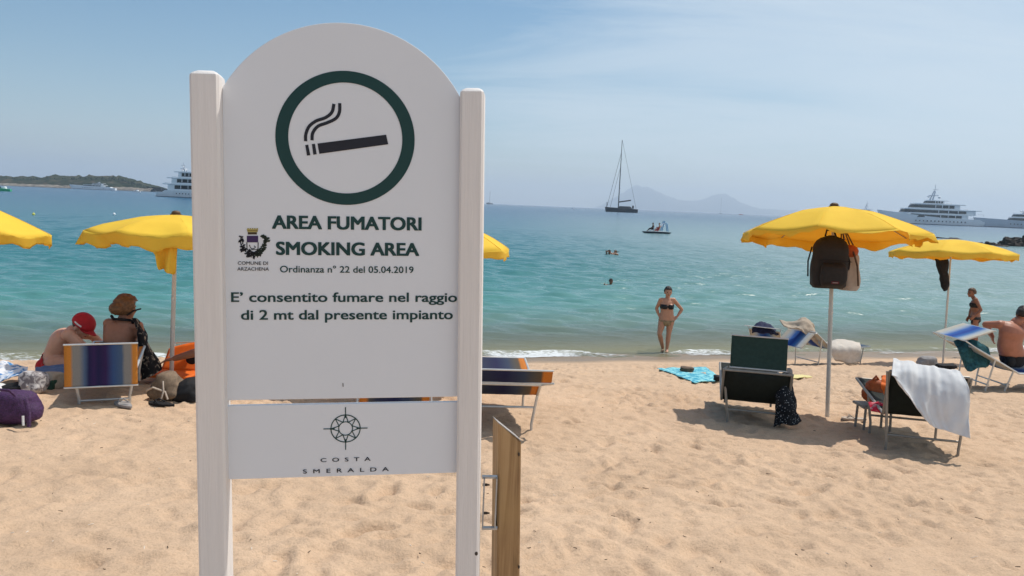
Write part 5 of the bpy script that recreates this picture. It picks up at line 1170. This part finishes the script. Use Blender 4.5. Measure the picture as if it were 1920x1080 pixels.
# dark sailing yacht
b, k = YB(1165, 6.0); L = 60 * k; T = thing('sailing_yacht', b, 'dark blue sailing yacht with tall bare mast anchored on the horizon', 'yacht', rz=.12)
mb = MB(); rings = []
for i in range(21):
    f = i / 20; bb = .10 * L * min(1, (f / .45) ** .6 if f > 0 else .03) ; rings.append([Vector(((f - .5) * L - .03 * L * z * (f < .2), y * max(bb, .004 * L), (z * .12 * L * (1.18 - .30 * f)) if z > 0 else z * .05 * L)) for y, z in ((0, -1), (.75, 0), (1, 1), (.8, 1.04), (-.8, 1.04), (-1, 1), (-.75, 0))])
mb.rings(rings); mb.build('hull', M_navyhull, T, ang=35)
mb = MB(); rings = []
for z, s_ in ((.10, 1), (.155, .9), (.19, .7)): rings.append([Vector((.10 * L + .24 * L * s_ * math.cos(a), .065 * L * s_ * math.sin(a), z * L)) for a in [2 * math.pi * i / 16 for i in range(16)]])
mb.rings(rings); mb.build('deck_house', M_mast, T, ang=35)
mb = MB(); mb.box((.36 * L, 0, .17 * L), (.05 * L, .06 * L, .10 * L), bev=.01 * L); mb.build('helm_stand', M_mast, T)
mt_ = Vector((-.105 * L, 0, .10 * L)); tp = P(1166.5, 262, b.y) - b; tp = Matrix.Rotation(-.12, 3, 'Z') @ tp; tp.y = 0
mb = MB(); mb.tube([mt_, mt_.lerp(tp, .5), tp], [.017 * L, .014 * L, .008 * L], 8); ms_ = mb.build('mast', M_mast, T)
mb = MB(); mb.tube([mt_ + (tp - mt_) * .10, (.28 * L, 0, mt_.z + .28 * L)], .020 * L, 8); mb.build('boom', M_mast, T)
mb = MB()
for fr in (.3, .5, .72): mb.tube([mt_.lerp(tp, fr) + Vector((-.02 * L, -.08 * L, 0)), mt_.lerp(tp, fr), mt_.lerp(tp, fr) + Vector((.05 * L, .08 * L, 0))], .005 * L, 5)
mb.build('spreader', M_mast, ms_)
mb = MB(); mb.tube([(-.47 * L, 0, .14 * L), mt_.lerp(tp, .82)], .005 * L, 5); mb.tube([(-.36 * L, 0, .14 * L), mt_.lerp(tp, .62)], .004 * L, 5); mb.tube([(.47 * L, 0, .10 * L), tp], .0035 * L, 5); mb.tube([(-.47 * L, 0, .13 * L), (-.47 * L, 0, .30 * L)], .010 * L, 6)
mb.build('rigging', M_mast, T)
def buoy(px, dy, label, m):
    b = S(px, dy); k = b.y / F; T = thing('buoy', b, label, 'buoy', 'mooring buoys'); mb = MB(); mb.sph((0, 0, 1.2 * k), 2.6 * k); mb.build('float', m, T); mb = MB(); mb.tube([(0, 0, 3 * k), (0, 0, 5.2 * k)], .5 * k, 6); mb.build('eye', m, T)
buoy(63, 403, 'small yellow buoy floating above the left umbrella', M_buoyy)
buoy(214, 403, 'small white buoy floating left of the sign', M_gel)

# ------------------------------------------------------------------ island, hills, rocks
def ridge(name, prof, d0, depth, m, seed, jag=.12, base=-2, label=None):
    """land with its real distance and depth; prof = (photo column, photo row) skyline"""
    mb = MB(); xs_ = np.linspace(prof[0][0], prof[-1][0], 160); rows = 18
    ys_ = np.interp(xs_, [p[0] for p in prof], [p[1] for p in prof])
    def fn(u, v):
        px = xs_[int(round(u * 159))]; py = ys_[int(round(u * 159))]; t_ = P(px, py, d0); h_ = max(.5, t_.z - base)
        dd = (v - .5) * 2; y = d0 + dd * depth; prof_ = max(0, 1 - dd * dd) ** .55
        z = base + h_ * prof_ * (1 + jag * nz((px * .05, v * 5, 0), 1.6, seed) * (1 if abs(dd) > .05 else .3)) + (h_ * .10 * nz((px * .22, v * 9, 0), 2, seed + 2) * prof_)
        return (t_.x * y / d0 if False else t_.x, y, z)
    mb.grid(fn, 159, rows); o = mb.build(name, m, ang=80); return o
def mat_land(name, a, bcol, c_, sc_):
    m = bpy.data.materials.new(name); m.use_nodes = True; t = NT(m.node_tree); b = t.n['Principled BSDF']; ge = t.add('ShaderNodeNewGeometry')
    c = t.ramp(t.noise(ge.outputs['Position'], sc_, 5, .65), [(.35, a), (.5, bcol), (.66, c_)]); t.link(c, b.inputs['Base Color']); b.inputs['Roughness'].default_value = .95; b.inputs['Specular IOR Level'].default_value = .05; return m
dI = 1500.
isl = ridge('island', [(-60, 333), (0, 332), (30, 331.5), (60, 333), (84, 334), (105, 333), (122, 331), (140, 331.5), (165, 333), (188, 331), (210, 330.5), (228, 333), (245, 338), (262, 343), (280, 347.5), (292, 351)], dI, 90, mat_land('island_scrub', (.018, .030, .016), (.03, .04, .022), (.09, .075, .05), .06), 3, jag=.25, base=-3); tag(isl, kind='structure')
shore_ = ridge('island_shore', [(-60, 342.4), (0, 343.6), (40, 345.6), (80, 346.2), (110, 348.2), (150, 348.4), (180, 350.8), (240, 351.8), (288, 354.2)], dI - 95, 14, mat_land('shore_rock', (.10, .085, .07), (.24, .205, .17), (.36, .32, .27), .2), 5, jag=.3, base=-2); tag(shore_, kind='structure')
hl = ridge('far_mountains', [(1112, 391), (1130, 384), (1150, 372), (1170, 360), (1185, 352), (1200, 350), (1212, 351), (1230, 358), (1252, 369), (1275, 377), (1300, 377), (1318, 374), (1340, 366), (1356, 364), (1370, 369), (1385, 379), (1405, 387), (1430, 392), (1470, 394), (1520, 394), (1580, 396), (1640, 398), (1700, 402), (1780, 407), (1900, 411), (1990, 414)], 19500., 700, mat_land('mountain_scrub', (.05, .06, .05), (.08, .085, .07), (.14, .13, .11), .004), 9, jag=.1, base=-8); tag(hl, kind='structure')
# scrub and trees of the island, one mass at this distance
tm = MB(); r_ = random.Random(4)
for i in range(420):
    px = r_.uniform(-55, 282); row = np.interp(px, [-60, 105, 188, 215, 245, 280], [334, 334, 333, 332, 340, 348.5]); p = P(px, row + r_.uniform(.5, 5), dI - r_.uniform(10, 60)); p.z = max(p.z, 1.5); rr = r_.uniform(1.4, 3.2)
    ph = r_.random() * 9; vs = []
    for a in range(7):
        for e in range(3): vs.append(p + Vector((math.cos(a * .9 + ph) * rr * (1 - .3 * e) * r_.uniform(.6, 1.2), math.sin(a * .9 + ph) * rr * (1 - .3 * e), rr * .55 * (e - .6) * r_.uniform(.7, 1.3))))
    tm.add(vs, [[a * 3 + e, ((a + 1) % 7) * 3 + e, ((a + 1) % 7) * 3 + e + 1, a * 3 + e + 1] for a in range(7) for e in range(2)])
tag(tm.build('island_trees', mat('pine_scrub', (.020, .034, .018), .95, .4, .2), smooth=False), 'dark low trees and scrub covering the far island', 'trees', kind='stuff')
def rock(px, py, wpx, hpx, label, seed):
    b = S(px, py); k = b.y / F; mb = MB(); n, mm = 22, 12; vs = []
    for i in range(mm + 1):
        t_ = math.pi * .5 * i / mm
        for j in range(n):
            a = 2 * math.pi * j / n; d = Vector((math.sin(t_) * math.cos(a), math.sin(t_) * math.sin(a), math.cos(t_)))
            r = 1 + .45 * nz(d, 1.7, seed) + .28 * nz(d, 4, seed + 1) + .12 * nz(d, 9, seed + 2); vs.append(Vector((d.x * wpx / 2 * k * r, d.y * wpx / 2.4 * k * r, d.z * hpx * k * r - .25)))
    mb.add(vs, [[i * n + j, i * n + (j + 1) % n, (i + 1) * n + (j + 1) % n, (i + 1) * n + j] for i in range(mm) for j in range(n)])
    o = mb.build('rock', M_rock, smooth=True, ang=25); o.location = b; return tag(o, label, 'rock', 'rocks in the water on the right')
rock(1778, 447.5, 52, 4.0, 'long flat dark rock in the water above the farther umbrella', 1)
rock(1837, 456, 14, 4, 'smallest dark rock left of the rock heap on the right', 5)
rock(1857, 459, 24, 8, 'rounded brown rock between the smallest rock and the tall heap', 7)
rock(1894, 461, 44, 18, 'tall dark rock heap at the right edge of the water', 11)
rock(1926, 461, 36, 21, 'dark rock cut off by the right edge of the view', 13)
rock(1878, 462, 34, 5, 'low dark rock at the foot of the tall rock heap', 17)

# ------------------------------------------------------------------ haze
mb = MB(); mb.box((0, 8500, 295), (52000, 27000, 610)); hzo = mb.build('haze', [], smooth=False)
m = bpy.data.materials.new('haze_air'); m.use_nodes = True; t = NT(m.node_tree); t.n.remove(t.n['Principled BSDF'])
pv = t.add('ShaderNodeVolumePrincipled'); pv.inputs['Color'].default_value = (.80, .90, 1.0, 1); pv.inputs['Density'].default_value = 1.1e-4; pv.inputs['Anisotropy'].default_value = .25
t.link(pv.outputs[0], t.n['Material Output'].inputs['Volume']); hzo.data.materials.append(m); tag(hzo, 'thin summer haze over the sea', 'haze', kind='stuff')
